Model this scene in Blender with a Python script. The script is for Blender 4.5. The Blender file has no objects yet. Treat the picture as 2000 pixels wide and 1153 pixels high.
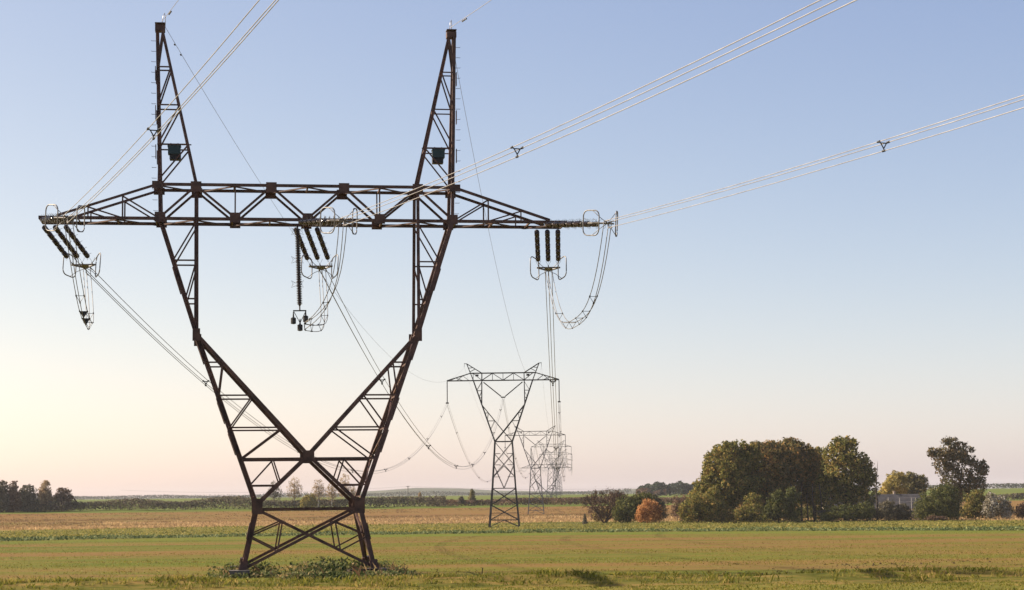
import bpy, math, random
import numpy as np
from mathutils import Vector
R = math.radians
SC = bpy.context.scene
COL = SC.collection
random.seed(7)

# ------------------------------------------------------------------ camera
F_PX, CAM_H, ROLL, HOR = 3790.0, 4.2, R(-0.598), 970.0        # focal length in photo pixels, eye height, roll, horizon row
PITCH = math.atan((HOR - 576.5) / F_PX)
cam = bpy.data.cameras.new('camera')
cam.sensor_width = 36.0
cam.lens = 36.0 * F_PX / 2000.0
cam.clip_start, cam.clip_end = 0.5, 30000.0
camo = bpy.data.objects.new('camera', cam)
COL.objects.link(camo)
from mathutils import Matrix
camo.matrix_world = (Matrix.Translation((0, 0, CAM_H)) @ Matrix.Rotation(R(90) + PITCH, 4, 'X')
                     @ Matrix.Rotation(ROLL, 4, 'Z'))
SC.camera = camo
SC.render.resolution_x, SC.render.resolution_y = 1024, 590

# ------------------------------------------------------------------ sky, sun, exposure
SUN_AZ, SUN_EL = R(-74), R(33)
world = bpy.data.worlds.new('World')
SC.world = world
world.use_nodes = True
wnt = world.node_tree
sky = wnt.nodes.new('ShaderNodeTexSky')
sky.sky_type = 'NISHITA'
sky.sun_disc = False
sky.sun_elevation, sky.sun_rotation = SUN_EL, SUN_AZ
sky.air_density, sky.dust_density, sky.ozone_density = 0.7, 1.0, 1.0
sky.altitude = 0
sep, comb = wnt.nodes.new('ShaderNodeSeparateColor'), wnt.nodes.new('ShaderNodeCombineColor')   # the picture's colour grading, the same over the whole sky
wnt.links.new(sky.outputs[0], sep.inputs[0])
for ch, (pw, gain) in enumerate(((1.02, 1.29), (0.92, 1.195), (0.58, 1.84))):
    p_, g_ = wnt.nodes.new('ShaderNodeMath'), wnt.nodes.new('ShaderNodeMath')
    p_.operation, g_.operation = 'POWER', 'MULTIPLY'
    p_.inputs[1].default_value, g_.inputs[1].default_value = pw, gain
    wnt.links.new(sep.outputs[ch], p_.inputs[0]); wnt.links.new(p_.outputs[0], g_.inputs[0]); wnt.links.new(g_.outputs[0], comb.inputs[ch])
wnt.links.new(comb.outputs[0], wnt.nodes['Background'].inputs[0])
wnt.nodes['Background'].inputs[1].default_value = 0.08
sun = bpy.data.lights.new('sun', 'SUN')
sun.energy, sun.angle, sun.color = 5.0, R(0.6), (1.0, 0.87, 0.70)
suno = bpy.data.objects.new('sun', sun)
COL.objects.link(suno)
S = Vector((math.sin(SUN_AZ) * math.cos(SUN_EL), math.cos(SUN_AZ) * math.cos(SUN_EL), math.sin(SUN_EL)))
suno.rotation_euler = S.to_track_quat('Z', 'Y').to_euler()
vs = SC.view_settings
vs.view_transform, vs.look, vs.gamma, vs.exposure = 'Standard', 'None', 1.0, 1.08
vs.use_curve_mapping = False

# ------------------------------------------------------------------ helpers: photo pixel -> place at a chosen distance
CP, SP = math.cos(PITCH), math.sin(PITCH)
def ray(px, py):
    x, y = px - 1000.0, py - 576.5
    c, s = math.cos(-ROLL), math.sin(-ROLL)
    x, y = x * c - y * s, x * s + y * c
    return Vector((x / F_PX, CP + SP * y / F_PX, SP - CP * y / F_PX))
def at(px, py, Y):
    r = ray(px, py)
    return r * (Y / r.y) + Vector((0, 0, CAM_H))
GY = [-80, 60, 92, 110, 350, 487, 620, 907, 1000, 1126, 1600, 2500, 5000, 9000, 12000]
GZ = [0, 0, 0, 0, -2.36, -3.5, -4.05, -4.25, -0.6, 0.5, 3.0, 5.4, 8.0, 9.0, 9.0]
def gz(x, y):
    z = float(np.interp(y, GY, GZ))
    k = x / (abs(y) + 150)
    if y > 1000: z += max(0, min(1, (y - 1000) / 500)) * max(0, k - .12) * 22
    return z
def ground_px(px, py):                                   # where the sight line through a pixel meets the ground
    lo, hi = 20.0, 6000.0
    for _ in range(60):
        m = (lo + hi) / 2
        p = at(px, py, m)
        if p.z > gz(p.x, p.y): lo = m
        else: hi = m
    p = at(px, py, lo)
    return Vector((p.x, p.y, gz(p.x, p.y)))
def on_ground(px, Y):
    p = at(px, 1000, Y)
    return Vector((p.x, Y, gz(p.x, Y)))

def tag(o, label=None, cat=None, group=None, kind=None):
    if label: o['label'] = label
    if cat: o['category'] = cat
    if group: o['group'] = group
    if kind: o['kind'] = kind
    return o
def empty(name, loc=(0, 0, 0), rz=0.0, **kw):
    o = bpy.data.objects.new(name, None)
    COL.objects.link(o)
    o.location = loc
    o.rotation_euler = (0, 0, rz)
    return tag(o, **kw)
def link(name, me, mat=None, parent=None):
    if mat and not me.materials: me.materials.append(mat)
    o = bpy.data.objects.new(name, me)
    COL.objects.link(o)
    if parent: o.parent = parent
    return o
def np_mesh(name, V, F):                                 # V (n,3), F (m,k) with one k
    V = np.asarray(V, dtype=np.float32); F = np.asarray(F, dtype=np.int32)
    me = bpy.data.meshes.new(name)
    me.vertices.add(len(V)); me.vertices.foreach_set('co', V.ravel())
    k = F.shape[1]
    me.loops.add(F.size); me.loops.foreach_set('vertex_index', F.ravel())
    me.polygons.add(len(F)); me.polygons.foreach_set('loop_start', np.arange(0, F.size, k, dtype=np.int32))
    me.update(calc_edges=True)
    return me
class MB:                                                # collects shapes for ONE mesh object
    def __init__(s): s.v = []; s.f = []
    def add(s, v, f):
        n = len(s.v); s.v += [tuple(p) for p in v]; s.f += [tuple(i + n for i in q) for q in f]; return s
    def box(s, c, sx, sy, sz, ax=None):
        c = Vector(c); a = ax or (Vector((1, 0, 0)), Vector((0, 1, 0)), Vector((0, 0, 1)))
        v = [c + a[0] * (i * sx / 2) + a[1] * (j * sy / 2) + a[2] * (k * sz / 2) for i in (-1, 1) for j in (-1, 1) for k in (-1, 1)]
        return s.add(v, [(0, 1, 3, 2), (4, 6, 7, 5), (0, 4, 5, 1), (2, 3, 7, 6), (0, 2, 6, 4), (1, 5, 7, 3)])
    def prism(s, a, b, prof, side):                      # extrude a 2D profile from a to b
        a, b = Vector(a), Vector(b); d = (b - a).normalized()
        side = Vector(side); x = (side - d * side.dot(d))
        if x.length < 1e-4: x = d.orthogonal()
        x.normalize(); y = d.cross(x); n = len(prof)
        v = [p + x * q[0] + y * q[1] for p in (a, b) for q in prof]
        f = [(i, (i + 1) % n, n + (i + 1) % n, n + i) for i in range(n)] + [tuple(range(n - 1, -1, -1)), tuple(range(n, 2 * n))]
        return s.add(v, f)
    def angle(s, a, b, w, side, t=None):                 # rolled steel angle section
        t = t or w * .16
        return s.prism(a, b, [(-w/2, -w/2), (w/2, -w/2), (w/2, -w/2 + t), (-w/2 + t, -w/2 + t), (-w/2 + t, w/2), (-w/2, w/2)], side)
    def bar(s, a, b, w, h=None, side=(0, 1, 0)):
        h = h or w
        return s.prism(a, b, [(-w/2, -h/2), (w/2, -h/2), (w/2, h/2), (-w/2, h/2)], side)
    def tube(s, pts, r, n=6, closed=False):
        pts = [Vector(p) for p in pts]; m = len(pts); v = []; up = Vector((0.13, 0.05, 1)).normalized()
        rr = r if hasattr(r, '__len__') else [r] * m
        for i, p in enumerate(pts):
            if closed: d = pts[(i + 1) % m] - pts[i - 1]
            else: d = pts[min(i + 1, m - 1)] - pts[max(i - 1, 0)]
            if d.length < 1e-9: d = Vector((0, 0, 1))
            d.normalize(); x = d.cross(up)
            if x.length < 1e-3: x = d.cross(Vector((1, 0, 0)))
            x.normalize(); y = x.cross(d)
            v += [p + (x * math.cos(k * 2 * math.pi / n) + y * math.sin(k * 2 * math.pi / n)) * rr[i] for k in range(n)]
        f = [(i * n + k, i * n + (k + 1) % n, ((i + 1) % m) * n + (k + 1) % n, ((i + 1) % m) * n + k) for i in range(m if closed else m - 1) for k in range(n)]
        if not closed: f += [tuple(range(n - 1, -1, -1)), tuple(range((m - 1) * n, m * n))]
        return s.add(v, f)
    def lathe(s, prof, n=8, axis=((0, 0, 0), (0, 0, 1))):   # prof: (t along axis, r)
        o, d = Vector(axis[0]), Vector(axis[1]).normalized(); x = d.orthogonal().normalized(); y = d.cross(x); v = []
        for t, r in prof:
            v += [o + d * t + (x * math.cos(k * 2 * math.pi / n) + y * math.sin(k * 2 * math.pi / n)) * r for k in range(n)]
        m = len(prof)
        f = [(i * n + k, i * n + (k + 1) % n, (i + 1) * n + (k + 1) % n, (i + 1) * n + k) for i in range(m - 1) for k in range(n)]
        f += [tuple(range(n - 1, -1, -1)), tuple(range((m - 1) * n, m * n))]
        return s.add(v, f)
    def mesh(s, name, smooth=False):
        me = bpy.data.meshes.new(name); me.from_pydata(s.v, [], s.f); me.update()
        if smooth: me.polygons.foreach_set('use_smooth', [True] * len(me.polygons))
        return me
    def build(s, name, mat, parent=None, smooth=False):
        return link(name, s.mesh(name, smooth), mat, parent)

# ------------------------------------------------------------------ materials
def nodes(name):
    m = bpy.data.materials.new(name); m.use_nodes = True
    return m, m.node_tree, m.node_tree.nodes['Principled BSDF']
def ramp(nt, fac, stops):
    r = nt.nodes.new('ShaderNodeValToRGB')
    while len(r.color_ramp.elements) < len(stops): r.color_ramp.elements.new(.5)
    for e, (p, c) in zip(r.color_ramp.elements, stops): e.position = p; e.color = (*c, 1)
    nt.links.new(fac, r.inputs[0]); return r.outputs[0]
def noise(nt, vec, scale, detail=4, rough=.6, dist=0):
    n = nt.nodes.new('ShaderNodeTexNoise'); n.inputs['Scale'].default_value = scale; n.inputs['Detail'].default_value = detail
    n.inputs['Roughness'].default_value = rough; n.inputs['Distortion'].default_value = dist
    if vec: nt.links.new(vec, n.inputs['Vector'])
    return n.outputs['Fac']
def mapped(nt, sc, rot=(0, 0, 0), src='Object'):
    t = nt.nodes.new('ShaderNodeTexCoord'); mp = nt.nodes.new('ShaderNodeMapping')
    mp.inputs['Scale'].default_value = sc; mp.inputs['Rotation'].default_value = rot
    nt.links.new(t.outputs[src], mp.inputs['Vector']); return mp.outputs[0]
def mixc(nt, fac, a, b, mode='MIX'):
    m = nt.nodes.new('ShaderNodeMix'); m.data_type = 'RGBA'; m.blend_type = mode
    for sock, v in ((m.inputs[0], fac), (m.inputs[6], a), (m.inputs[7], b)):
        if hasattr(v, 'node'): nt.links.new(v, sock)
        elif isinstance(v, (int, float)): sock.default_value = v
        else: sock.default_value = (*v, 1)
    return m.outputs[2]
def bump(nt, b, h, strength, dist):
    n = nt.nodes.new('ShaderNodeBump'); n.inputs['Strength'].default_value = strength; n.inputs['Distance'].default_value = dist
    nt.links.new(h, n.inputs['Height']); nt.links.new(n.outputs[0], b.inputs['Normal'])
def worn(name, c1, c2, scale, rough=.6, metal=0.0, spec=.4):
    m, nt, b = nodes(name)
    f = noise(nt, mapped(nt, (1, 1, 1)), scale, 5)
    nt.links.new(ramp(nt, f, [(.32, c1), (.68, c2)]), b.inputs['Base Color'])
    b.inputs['Roughness'].default_value = rough; b.inputs['Metallic'].default_value = metal
    b.inputs['Specular IOR Level'].default_value = spec
    return m
def leafmat(name, stops, trans=.25, gain=1.5):
    stops = [(p, tuple(v * gain for v in c)) for p, c in stops]
    m, nt, b = nodes(name)
    g = nt.nodes.new('ShaderNodeNewGeometry')
    big = noise(nt, mapped(nt, (1, 1, 1)), .38, 3)
    a = nt.nodes.new('ShaderNodeMath'); a.operation = 'MULTIPLY_ADD'; a.inputs[1].default_value = .8
    nt.links.new(g.outputs['Random Per Island'], a.inputs[0])
    s2 = nt.nodes.new('ShaderNodeMath'); s2.operation = 'MULTIPLY_ADD'; s2.inputs[1].default_value = 1.7; s2.inputs[2].default_value = -.74
    nt.links.new(big, s2.inputs[0]); nt.links.new(s2.outputs[0], a.inputs[2])
    col = ramp(nt, a.outputs[0], stops)
    nt.links.new(col, b.inputs['Base Color']); b.inputs['Roughness'].default_value = .75; b.inputs['Specular IOR Level'].default_value = .15
    t = nt.nodes.new('ShaderNodeBsdfTranslucent'); nt.links.new(col, t.inputs[0])
    mx = nt.nodes.new('ShaderNodeMixShader'); mx.inputs[0].default_value = trans
    out = nt.nodes['Material Output']
    nt.links.new(b.outputs[0], mx.inputs[1]); nt.links.new(t.outputs[0], mx.inputs[2]); nt.links.new(mx.outputs[0], out.inputs[0])
    return m
def fieldmat(name, stops, patch=.012, streak=(.006, .22), fine=1.4, bumpd=.06, rot=0.03, clod=None, tracks=None, gain=(.66, .64, .43)):
    m, nt, b = nodes(name)
    a = noise(nt, mapped(nt, (patch, patch * 3.5, .01)), 1.0, 4, .6, .4)
    s = noise(nt, mapped(nt, (streak[0], streak[1], .1), (0, 0, rot)), 1.0, 5, .65)
    f = noise(nt, mapped(nt, (fine * .35, fine, fine)), 1.0, 4, .7)
    def mad(x, k, y):
        n = nt.nodes.new('ShaderNodeMath'); n.operation = 'MULTIPLY_ADD'; n.inputs[1].default_value = k
        nt.links.new(x, n.inputs[0])
        if hasattr(y, 'node'): nt.links.new(y, n.inputs[2])
        else: n.inputs[2].default_value = y
        return n.outputs[0]
    mix = mad(a, .75, mad(s, .75, mad(f, .5, -.5)))
    col = ramp(nt, mix, [(.5 + (p - .5) * .55, tuple(v * g_ for v, g_ in zip(c, gain))) for p, c in stops])
    if clod:
        cf = ramp(nt, noise(nt, mapped(nt, (.5, 1.6, 1)), 1.0, 3, .7), [(.60, (0, 0, 0)), (.70, (1, 1, 1))])
        col = mixc(nt, cf, col, clod)
    if tracks:                                            # wheel marks pressed into the soil between the drill rows
        w = nt.nodes.new('ShaderNodeTexWave'); w.bands_direction = 'Y'; w.inputs['Scale'].default_value = tracks[0]
        w.inputs['Distortion'].default_value = .25; w.inputs['Detail'].default_value = 2; w.inputs['Detail Scale'].default_value = .2
        nt.links.new(mapped(nt, (.02, 1, 1), (0, 0, -.035)), w.inputs['Vector'])
        br = noise(nt, mapped(nt, (.05, .05, .05)), 1.0, 3)
        wf = ramp(nt, w.outputs['Fac'], [(.90, (0, 0, 0)), (.99, (1, 1, 1))])
        bf = ramp(nt, br, [(.45, (0, 0, 0)), (.65, (1, 1, 1))])
        wf = mixc(nt, 1.0, wf, bf, 'MULTIPLY')
        col = mixc(nt, wf, col, tracks[1])
    nt.links.new(col, b.inputs['Base Color']); b.inputs['Roughness'].default_value = .95; b.inputs['Specular IOR Level'].default_value = .05
    bump(nt, b, mad(f, 1.0, mad(s, .6, 0.0)), .8, bumpd)
    return m

M = {}
M['steel'] = worn('rust_brown_painted_steel', (.034, .0165, .012), (.125, .060, .040), 1.7, .62, 0, .35)
M['plate'] = worn('rust_brown_plate', (.034, .017, .012), (.12, .058, .040), 1.6, .6, 0, .35)
M['far_steel'] = worn('dull_grey_steel', (.030, .027, .026), (.060, .054, .051), .8, .6, .1, .4)
M['hazed_steel'] = worn('haze_lightened_steel', (.10, .098, .095), (.17, .165, .16), .8, .6, .2, .4)  # lighter steel for distant pylons; fading in the haze put into the colour
M['alu'] = worn('stranded_aluminium', (.28, .265, .26), (.48, .46, .45), .8, .40, .5, .5)
M['shadealu'] = worn('shade_toned_aluminium', (.13, .125, .12), (.24, .23, .22), 2.0, .55, .4, .4)  # darker aluminium copy; shaded side of the far wires put into the colour
M['galv'] = worn('weathered_galvanised_steel', (.10, .095, .09), (.24, .225, .21), 6.0, .5, .5, .5)
M['porc'] = worn('brown_glazed_porcelain', (.018, .009, .008), (.045, .022, .018), 8.0, .22, 0, .6)
M['darkfit'] = worn('dark_cast_fitting', (.012, .012, .013), (.03, .03, .03), 6.0, .5, .3, .5)
M['green'] = worn('dark_green_painted_sheet', (.007, .026, .028), (.013, .041, .043), 3.0, .5)
M['louvre'] = worn('black_louvre_sheet', (.008, .008, .010), (.018, .018, .02), 5.0, .5)
M['concrete'] = worn('weathered_concrete', (.07, .062, .054), (.16, .14, .12), 2.4, .9, 0, .2)
M['wood'] = worn('rotted_dark_timber', (.028, .018, .013), (.07, .05, .036), 3.0, .85, 0, .2)
M['bark'] = worn('grey_brown_bark', (.028, .022, .018), (.075, .058, .045), 1.5, .9, 0, .1)
M['palebark'] = worn('pale_birch_bark', (.20, .18, .16), (.42, .39, .35), 1.5, .85, 0, .1)
M['twig'] = worn('bare_brown_twigs', (.045, .03, .024), (.10, .068, .052), 1.0, .9, 0, .1)
M['roof'] = worn('grey_fibre_cement_roof', (.045, .042, .044), (.085, .080, .082), .7, .9, 0, .2)
M['render'] = worn('cream_rendered_wall', (.36, .29, .22), (.50, .42, .33), .8, .9, 0, .2)
M['whitewood'] = worn('weathered_white_timber', (.36, .34, .32), (.52, .50, .47), 2.0, .7, 0, .3)
M['glass'] = worn('dark_window_glass', (.02, .022, .026), (.035, .04, .045), 1.0, .12, 0, .6)

OAK = [(.05, (.026, .027, .007)), (.35, (.056, .057, .013)), (.62, (.100, .090, .021)), (.95, (.170, .108, .032))]
M['oak'] = leafmat('dark_oak_leaves', OAK, .36, 2.25)
M['oakbrown'] = leafmat('turning_oak_leaves', [(.05, (.035, .036, .012)), (.4, (.070, .062, .020)), (.75, (.135, .084, .027)), (1, (.21, .11, .036))], .36, 2.1)
M['deep'] = leafmat('deep_green_leaves', [(.05, (.022, .028, .008)), (.5, (.050, .056, .015)), (1, (.105, .096, .027))], .32, 1.8)
M['yellow'] = leafmat('yellow_autumn_leaves', [(.05, (.09, .085, .022)), (.5, (.20, .165, .045)), (1, (.33, .25, .075))], .3)
M['tallbrown'] = leafmat('bronze_green_leaves', [(.05, (.028, .030, .014)), (.45, (.062, .056, .024)), (1, (.15, .10, .05))], .22)
M['orange'] = leafmat('orange_autumn_leaves', [(.05, (.15, .065, .022)), (.45, (.33, .150, .050)), (.8, (.44, .225, .085)), (1, (.50, .31, .14))], .35, 1.35)
M['silver'] = leafmat('silvery_seed_heads', [(.05, (.10, .088, .045)), (.4, (.21, .18, .11)), (.7, (.40, .36, .28)), (1, (.62, .58, .50))], .25, 1.1)
M['olive'] = leafmat('olive_bush_leaves', [(.05, (.045, .046, .018)), (.5, (.105, .095, .035)), (1, (.20, .16, .065))], .25)
M['birch'] = leafmat('thin_birch_leaves', [(.05, (.12, .085, .05)), (.5, (.22, .16, .09)), (1, (.34, .25, .14))], .35)
M['brownbush'] = leafmat('brown_scrub_leaves', [(.05, (.040, .024, .017)), (.5, (.098, .056, .034)), (1, (.15, .10, .06))], .2)
M['greyscrub'] = leafmat('grey_olive_scrub', [(.05, (.035, .032, .022)), (.5, (.07, .062, .04)), (1, (.12, .10, .06))], .2)
M['hedge'] = leafmat('hedge_leaves', [(.05, (.030, .022, .017)), (.4, (.062, .046, .032)), (.7, (.075, .068, .036)), (1, (.12, .10, .05))], .25, 1.9)
M['pine'] = leafmat('pine_needles', [(.05, (.012, .020, .012)), (.5, (.024, .036, .02)), (1, (.05, .06, .03))], .1, 1.2)
M['wood_far'] = leafmat('mixed_wood_leaves', [(.05, (.018, .026, .016)), (.5, (.034, .044, .026)), (1, (.06, .065, .036))], .1, 1.0)
M['grass'] = leafmat('grass_blades', [(.05, (.085, .10, .014)), (.4, (.15, .155, .022)), (.7, (.22, .19, .036)), (1, (.36, .26, .085))], .45, 1.0)
M['weed'] = leafmat('dark_weed_leaves', [(.05, (.022, .036, .011)), (.45, (.06, .075, .021)), (.8, (.12, .115, .04)), (1, (.24, .17, .08))], .25)
M['crop'] = leafmat('leafy_crop', [(.05, (.09, .10, .020)), (.4, (.17, .165, .034)), (.75, (.26, .22, .055)), (1, (.34, .26, .08))], .4, 1.1)
M['croprim'] = leafmat('leafy_crop_rim', [(.05, (.028, .045, .016)), (.5, (.075, .10, .035)), (1, (.19, .20, .085))], .25)
M['straw'] = leafmat('dry_straw_grass', [(.05, (.20, .13, .06)), (.5, (.34, .225, .105)), (1, (.50, .35, .18))], .4, 1.2)
M['soil'] = worn('dark_soil_clods', (.045, .028, .018), (.11, .068, .042), 3.0, .95, 0, .1)

# ------------------------------------------------------------------ ground strips (one continuous surface, split where the crop changes)
def e_field(k): X = k * 480.; return 352 - 78 * min(1.0, (X / 95) ** 2) - (0 if abs(X) < 95 else min(60, (abs(X) - 95) * .3))
def e_crop(k): X = k * 700.; return 610 - (110 if X > 0 else 100) * min(1.0, (X / 150) ** 2)
def e_straw(k): return e_crop(k) + 70 + 30 * math.sin(k * 9 + 1)
def e_brown(k): return 985 + 18 * math.sin(k * 5)
def flat(y): return lambda k: y
KS = np.linspace(-.95, .95, 241)
rngG = np.random.default_rng(3)
def wob(x, y, s, seed=0.0):
    return (math.sin(x * s + 1.3 * math.sin(y * s * 1.7 + seed)) + math.sin(y * s * 1.31 + 1.7 * math.sin(x * s * .83 + seed * 2))) * .5
def strip(name, lo, hi, n, mat, label, relief=None, pw=1.0, kind='structure'):
    V = []
    for j in range(n + 1):
        t = (j / n) ** pw
        for k in KS:
            y = lo(k) + (hi(k) - lo(k)) * t
            x = k * (y + 200)
            z = gz(x, y)
            if relief and 0 < j < n: z += relief(x, y)
            V.append((x, y, z))
    w = len(KS)
    Fc = [(j * w + i, j * w + i + 1, (j + 1) * w + i + 1, (j + 1) * w + i) for j in range(n) for i in range(w - 1)]
    me = np_mesh(name, V, Fc)
    me.polygons.foreach_set('use_smooth', [True] * len(me.polygons))
    return tag(link(name, me, mat), label, kind=kind)
def hump(x, y):
    return .28 * math.exp(-((y - 97.0 - .8 * wob(x, 0, .12)) / 1.3) ** 2) * (.75 + .5 * wob(x, y, .35, 1)) - .18 * math.exp(-((y - 92.8) / 1.5) ** 2) + .05 * wob(x, y, 1.1, 2)
M['lawn'] = fieldmat('mown_verge_grass', [(.1, (.11, .125, .028)), (.5, (.19, .185, .045)), (.9, (.27, .22, .08))], .05, (.03, .25), 3.0, .05)
M['bank'] = fieldmat('rough_bank_grass', [(.15, (.075, .085, .022)), (.42, (.15, .15, .04)), (.62, (.25, .19, .075)), (.85, (.33, .22, .10))], .16, (.06, .6), 3.0, .08)
M['field'] = fieldmat('seedling_field', [(.20, (.135, .165, .028)), (.40, (.185, .178, .040)), (.55, (.235, .170, .062)), (.75, (.27, .160, .075)), (.95, (.23, .128, .062))],
                      .011, (.004, .085), 1.3, .05, .02, None, (.085, (.10, .058, .028)))
M['fieldrim'] = fieldmat('green_headland', [(.1, (.125, .175, .026)), (.5, (.165, .195, .035)), (.9, (.21, .19, .05))], .012, (.004, .12), 1.0, .04)
M['cropg'] = fieldmat('leafy_crop_ground', [(.15, (.085, .095, .026)), (.45, (.16, .155, .042)), (.75, (.26, .225, .07)), (.95, (.31, .24, .09))], .02, (.01, .08), .8, .15)
M['strawg'] = fieldmat('dry_grass_ground', [(.1, (.19, .125, .055)), (.45, (.29, .19, .085)), (.75, (.40, .28, .135)), (.95, (.24, .19, .06))], .02, (.008, .05), .6, .12)
M['brown'] = fieldmat('brown_stubble', [(.12, (.19, .165, .05)), (.35, (.25, .16, .07)), (.6, (.27, .155, .075)), (.9, (.21, .115, .06))], .009, (.004, .03), .4, .12)
M['greenf'] = fieldmat('far_green_field', [(.1, (.115, .155, .035)), (.5, (.145, .185, .045)), (.9, (.19, .19, .06))], .004, (.002, .012), .1, .1)

strip('verge', flat(-80), flat(90.5), 24, M['lawn'], 'mown green grass verge in the foreground', lambda x, y: .03 * wob(x, y, .5), .8)
strip('field_bank', flat(90.5), flat(100.5), 40, M['bank'], 'rough grassy bank with dry patches along the near field edge', hump)
fld = strip('field', flat(100.5), lambda k: e_field(k) - 42, 60, M['field'], 'sown field with thin green shoots over brown soil', lambda x, y: .05 * wob(x, y, .13))
strip('headland', lambda k: e_field(k) - 42, e_field, 10, M['fieldrim'], 'greener far margin of the sown field', lambda x, y: .04 * wob(x, y, .1))
strip('crop_ground', e_field, e_crop, 40, M['cropg'], 'ground under the tall leafy crop strip', lambda x, y: .15 * wob(x, y, .08))
strip('dry_grass_ground', e_crop, e_straw, 16, M['strawg'], 'pale dry grass strip behind the crop', lambda x, y: .2 * wob(x, y, .06))
strip('stubble_field', e_straw, e_brown, 24, M['brown'], 'reddish brown stubble field before the hedge', lambda x, y: .25 * wob(x, y, .03))
strip('far_field', e_brown, flat(2500), 24, M['greenf'], 'distant green field rising behind the hedge', lambda x, y: .4 * wob(x, y, .012), 1.5)
strip('plain', flat(2500), flat(9000), 12, M['greenf'], 'far plain running to the hills')

# hills on the horizon
def hills(name, Y, prof, depth, label):
    V, Fc = [], []
    n = 160; xs = np.linspace(-.62, .62, n) * Y
    for i, x in enumerate(xs):
        px = 1000 + F_PX * x / Y
        h = np.interp(px, [p[0] for p in prof], [p[1] for p in prof]) * Y / F_PX
        h += (1.1 * math.sin(i * .7) + .8 * math.sin(i * 1.9 + 1)) * Y / F_PX * .5
        zt = CAM_H + h
        V += [(x, Y - depth, 2.0), (x, Y - depth * .35, 2.0 + (zt - 2) * .72), (x, Y, zt), (x, Y + depth, 2.0)]
    for i in range(n - 1):
        for j in range(3): Fc.append((i * 4 + j, i * 4 + 4 + j, i * 4 + 5 + j, i * 4 + 1 + j))
    me = np_mesh(name, V, Fc); me.polygons.foreach_set('use_smooth', [True] * len(me.polygons))
    return tag(link(name, me, M['hill']), label, kind='structure')
M['hill'] = fieldmat('wooded_hill', [(.1, (.03, .045, .025)), (.5, (.05, .065, .03)), (.9, (.10, .11, .045))], .002, (.001, .004), .02, .1)
hills('hills', 8400, [(-1500, 10), (0, 6), (400, 4), (640, 9), (800, 18), (880, 17), (1000, 11), (1150, 7), (1250, 14), (1400, 9), (1700, 4), (2000, 5), (3500, 9)], 600, 'low blue hills on the horizon')

# ------------------------------------------------------------------ leaf clouds
def cards(P, N, size, rng, elong=1.0, jit=.8):
    n = len(P)
    N = N + rng.normal(0, jit, (n, 3)); N /= np.linalg.norm(N, axis=1, keepdims=True) + 1e-9
    A = np.cross(N, rng.normal(0, 1, (n, 3))); A /= np.linalg.norm(A, axis=1, keepdims=True) + 1e-9
    B = np.cross(N, A)
    s = size * rng.uniform(.55, 1.25, (n, 1))
    A *= s * .5 * elong; B *= s * .5 * rng.uniform(.6, 1.0, (n, 1))
    V = np.stack([P - A, P - B * .9 + A * .15, P + A, P + B + A * .1], 1).reshape(-1, 3)
    return V, np.arange(4 * n).reshape(-1, 4)
def unit(rng, n):
    d = rng.normal(0, 1, (n, 3)); return d / np.linalg.norm(d, axis=1, keepdims=True)
def leaf_cloud(lobes, rng, leaf, per_m2=2.6, blob=(.2, .34), gap=.0, inner=.25, down=.8):
    P, N = [], []
    for (c, r) in lobes:
        c = np.array(c); r = np.array(r); rm = float(np.cbrt(r.prod()))
        br_m = min(1.25, rm * (blob[0] + blob[1]) / 2)
        nb = int(max(6, 4 * math.pi * rm ** 2 / (math.pi * br_m ** 2) * 1.05 * (1 - gap)))
        D = unit(rng, nb); D[:, 2] = np.where(D[:, 2] < -down, -D[:, 2], D[:, 2])
        C = c + D * r * rng.uniform(.62, .98, (nb, 1))
        BR = np.clip(rng.uniform(blob[0], blob[1], nb) * rm, .3, 1.5)
        for cc, br in zip(C, BR):
            nl = int(4 * math.pi * br * br * per_m2)
            d = unit(rng, nl)
            P.append(cc + d * br * rng.uniform(.55, 1.08, (nl, 1)) * np.array([1, 1, .82])); N.append(d)
        ni = int(inner * len(C) * 40 * per_m2 / 2.6)
        d = unit(rng, ni); P.append(c + d * r * rng.uniform(.1, .85, (ni, 1))); N.append(d)
    return np.concatenate(P), np.concatenate(N)
def limbs(mb, base, top, r0, rng, lobes, n=7):
    base, top = Vector(base), Vector(top)
    k = [0, .25, .55, .8, 1.0]
    off = [Vector((rng.normal(0, .02), rng.normal(0, .02), 0)) * (top - base).length for _ in k]; off[0] = Vector((0, 0, 0))
    pts = [base.lerp(top, t) + o * t for t, o in zip(k, off)]
    mb.tube(pts, [r0 * 1.25, r0 * .9, r0 * .68, r0 * .45, r0 * .15], 7)
    for i in range(n):
        t = .32 + .55 * i / n; a = base.lerp(top, t)
        c, r = lobes[int(rng.integers(len(lobes)))]
        tip = Vector(c) + Vector(tuple(unit(rng, 1)[0])) * .75 * Vector(r).length / 1.73
        mid = a.lerp(tip, .5) + Vector((0, 0, .08 * (tip - a).length))
        mb.tube([a, mid, tip], [r0 * .42, r0 * .26, r0 * .07], 5)
def px_lobes(L, Y, dsq=.85, grow=1.0):
    out = []
    for (px, py, rx, rz, *dy) in L:
        Yd = Y + (dy[0] if dy else 0)
        p = at(px, py, Yd); k = Yd / F_PX
        k *= grow; out.append(((p.x, p.y, p.z), (rx * k, (rx + rz) / 2 * k * dsq, rz * k)))
    return out
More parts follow.
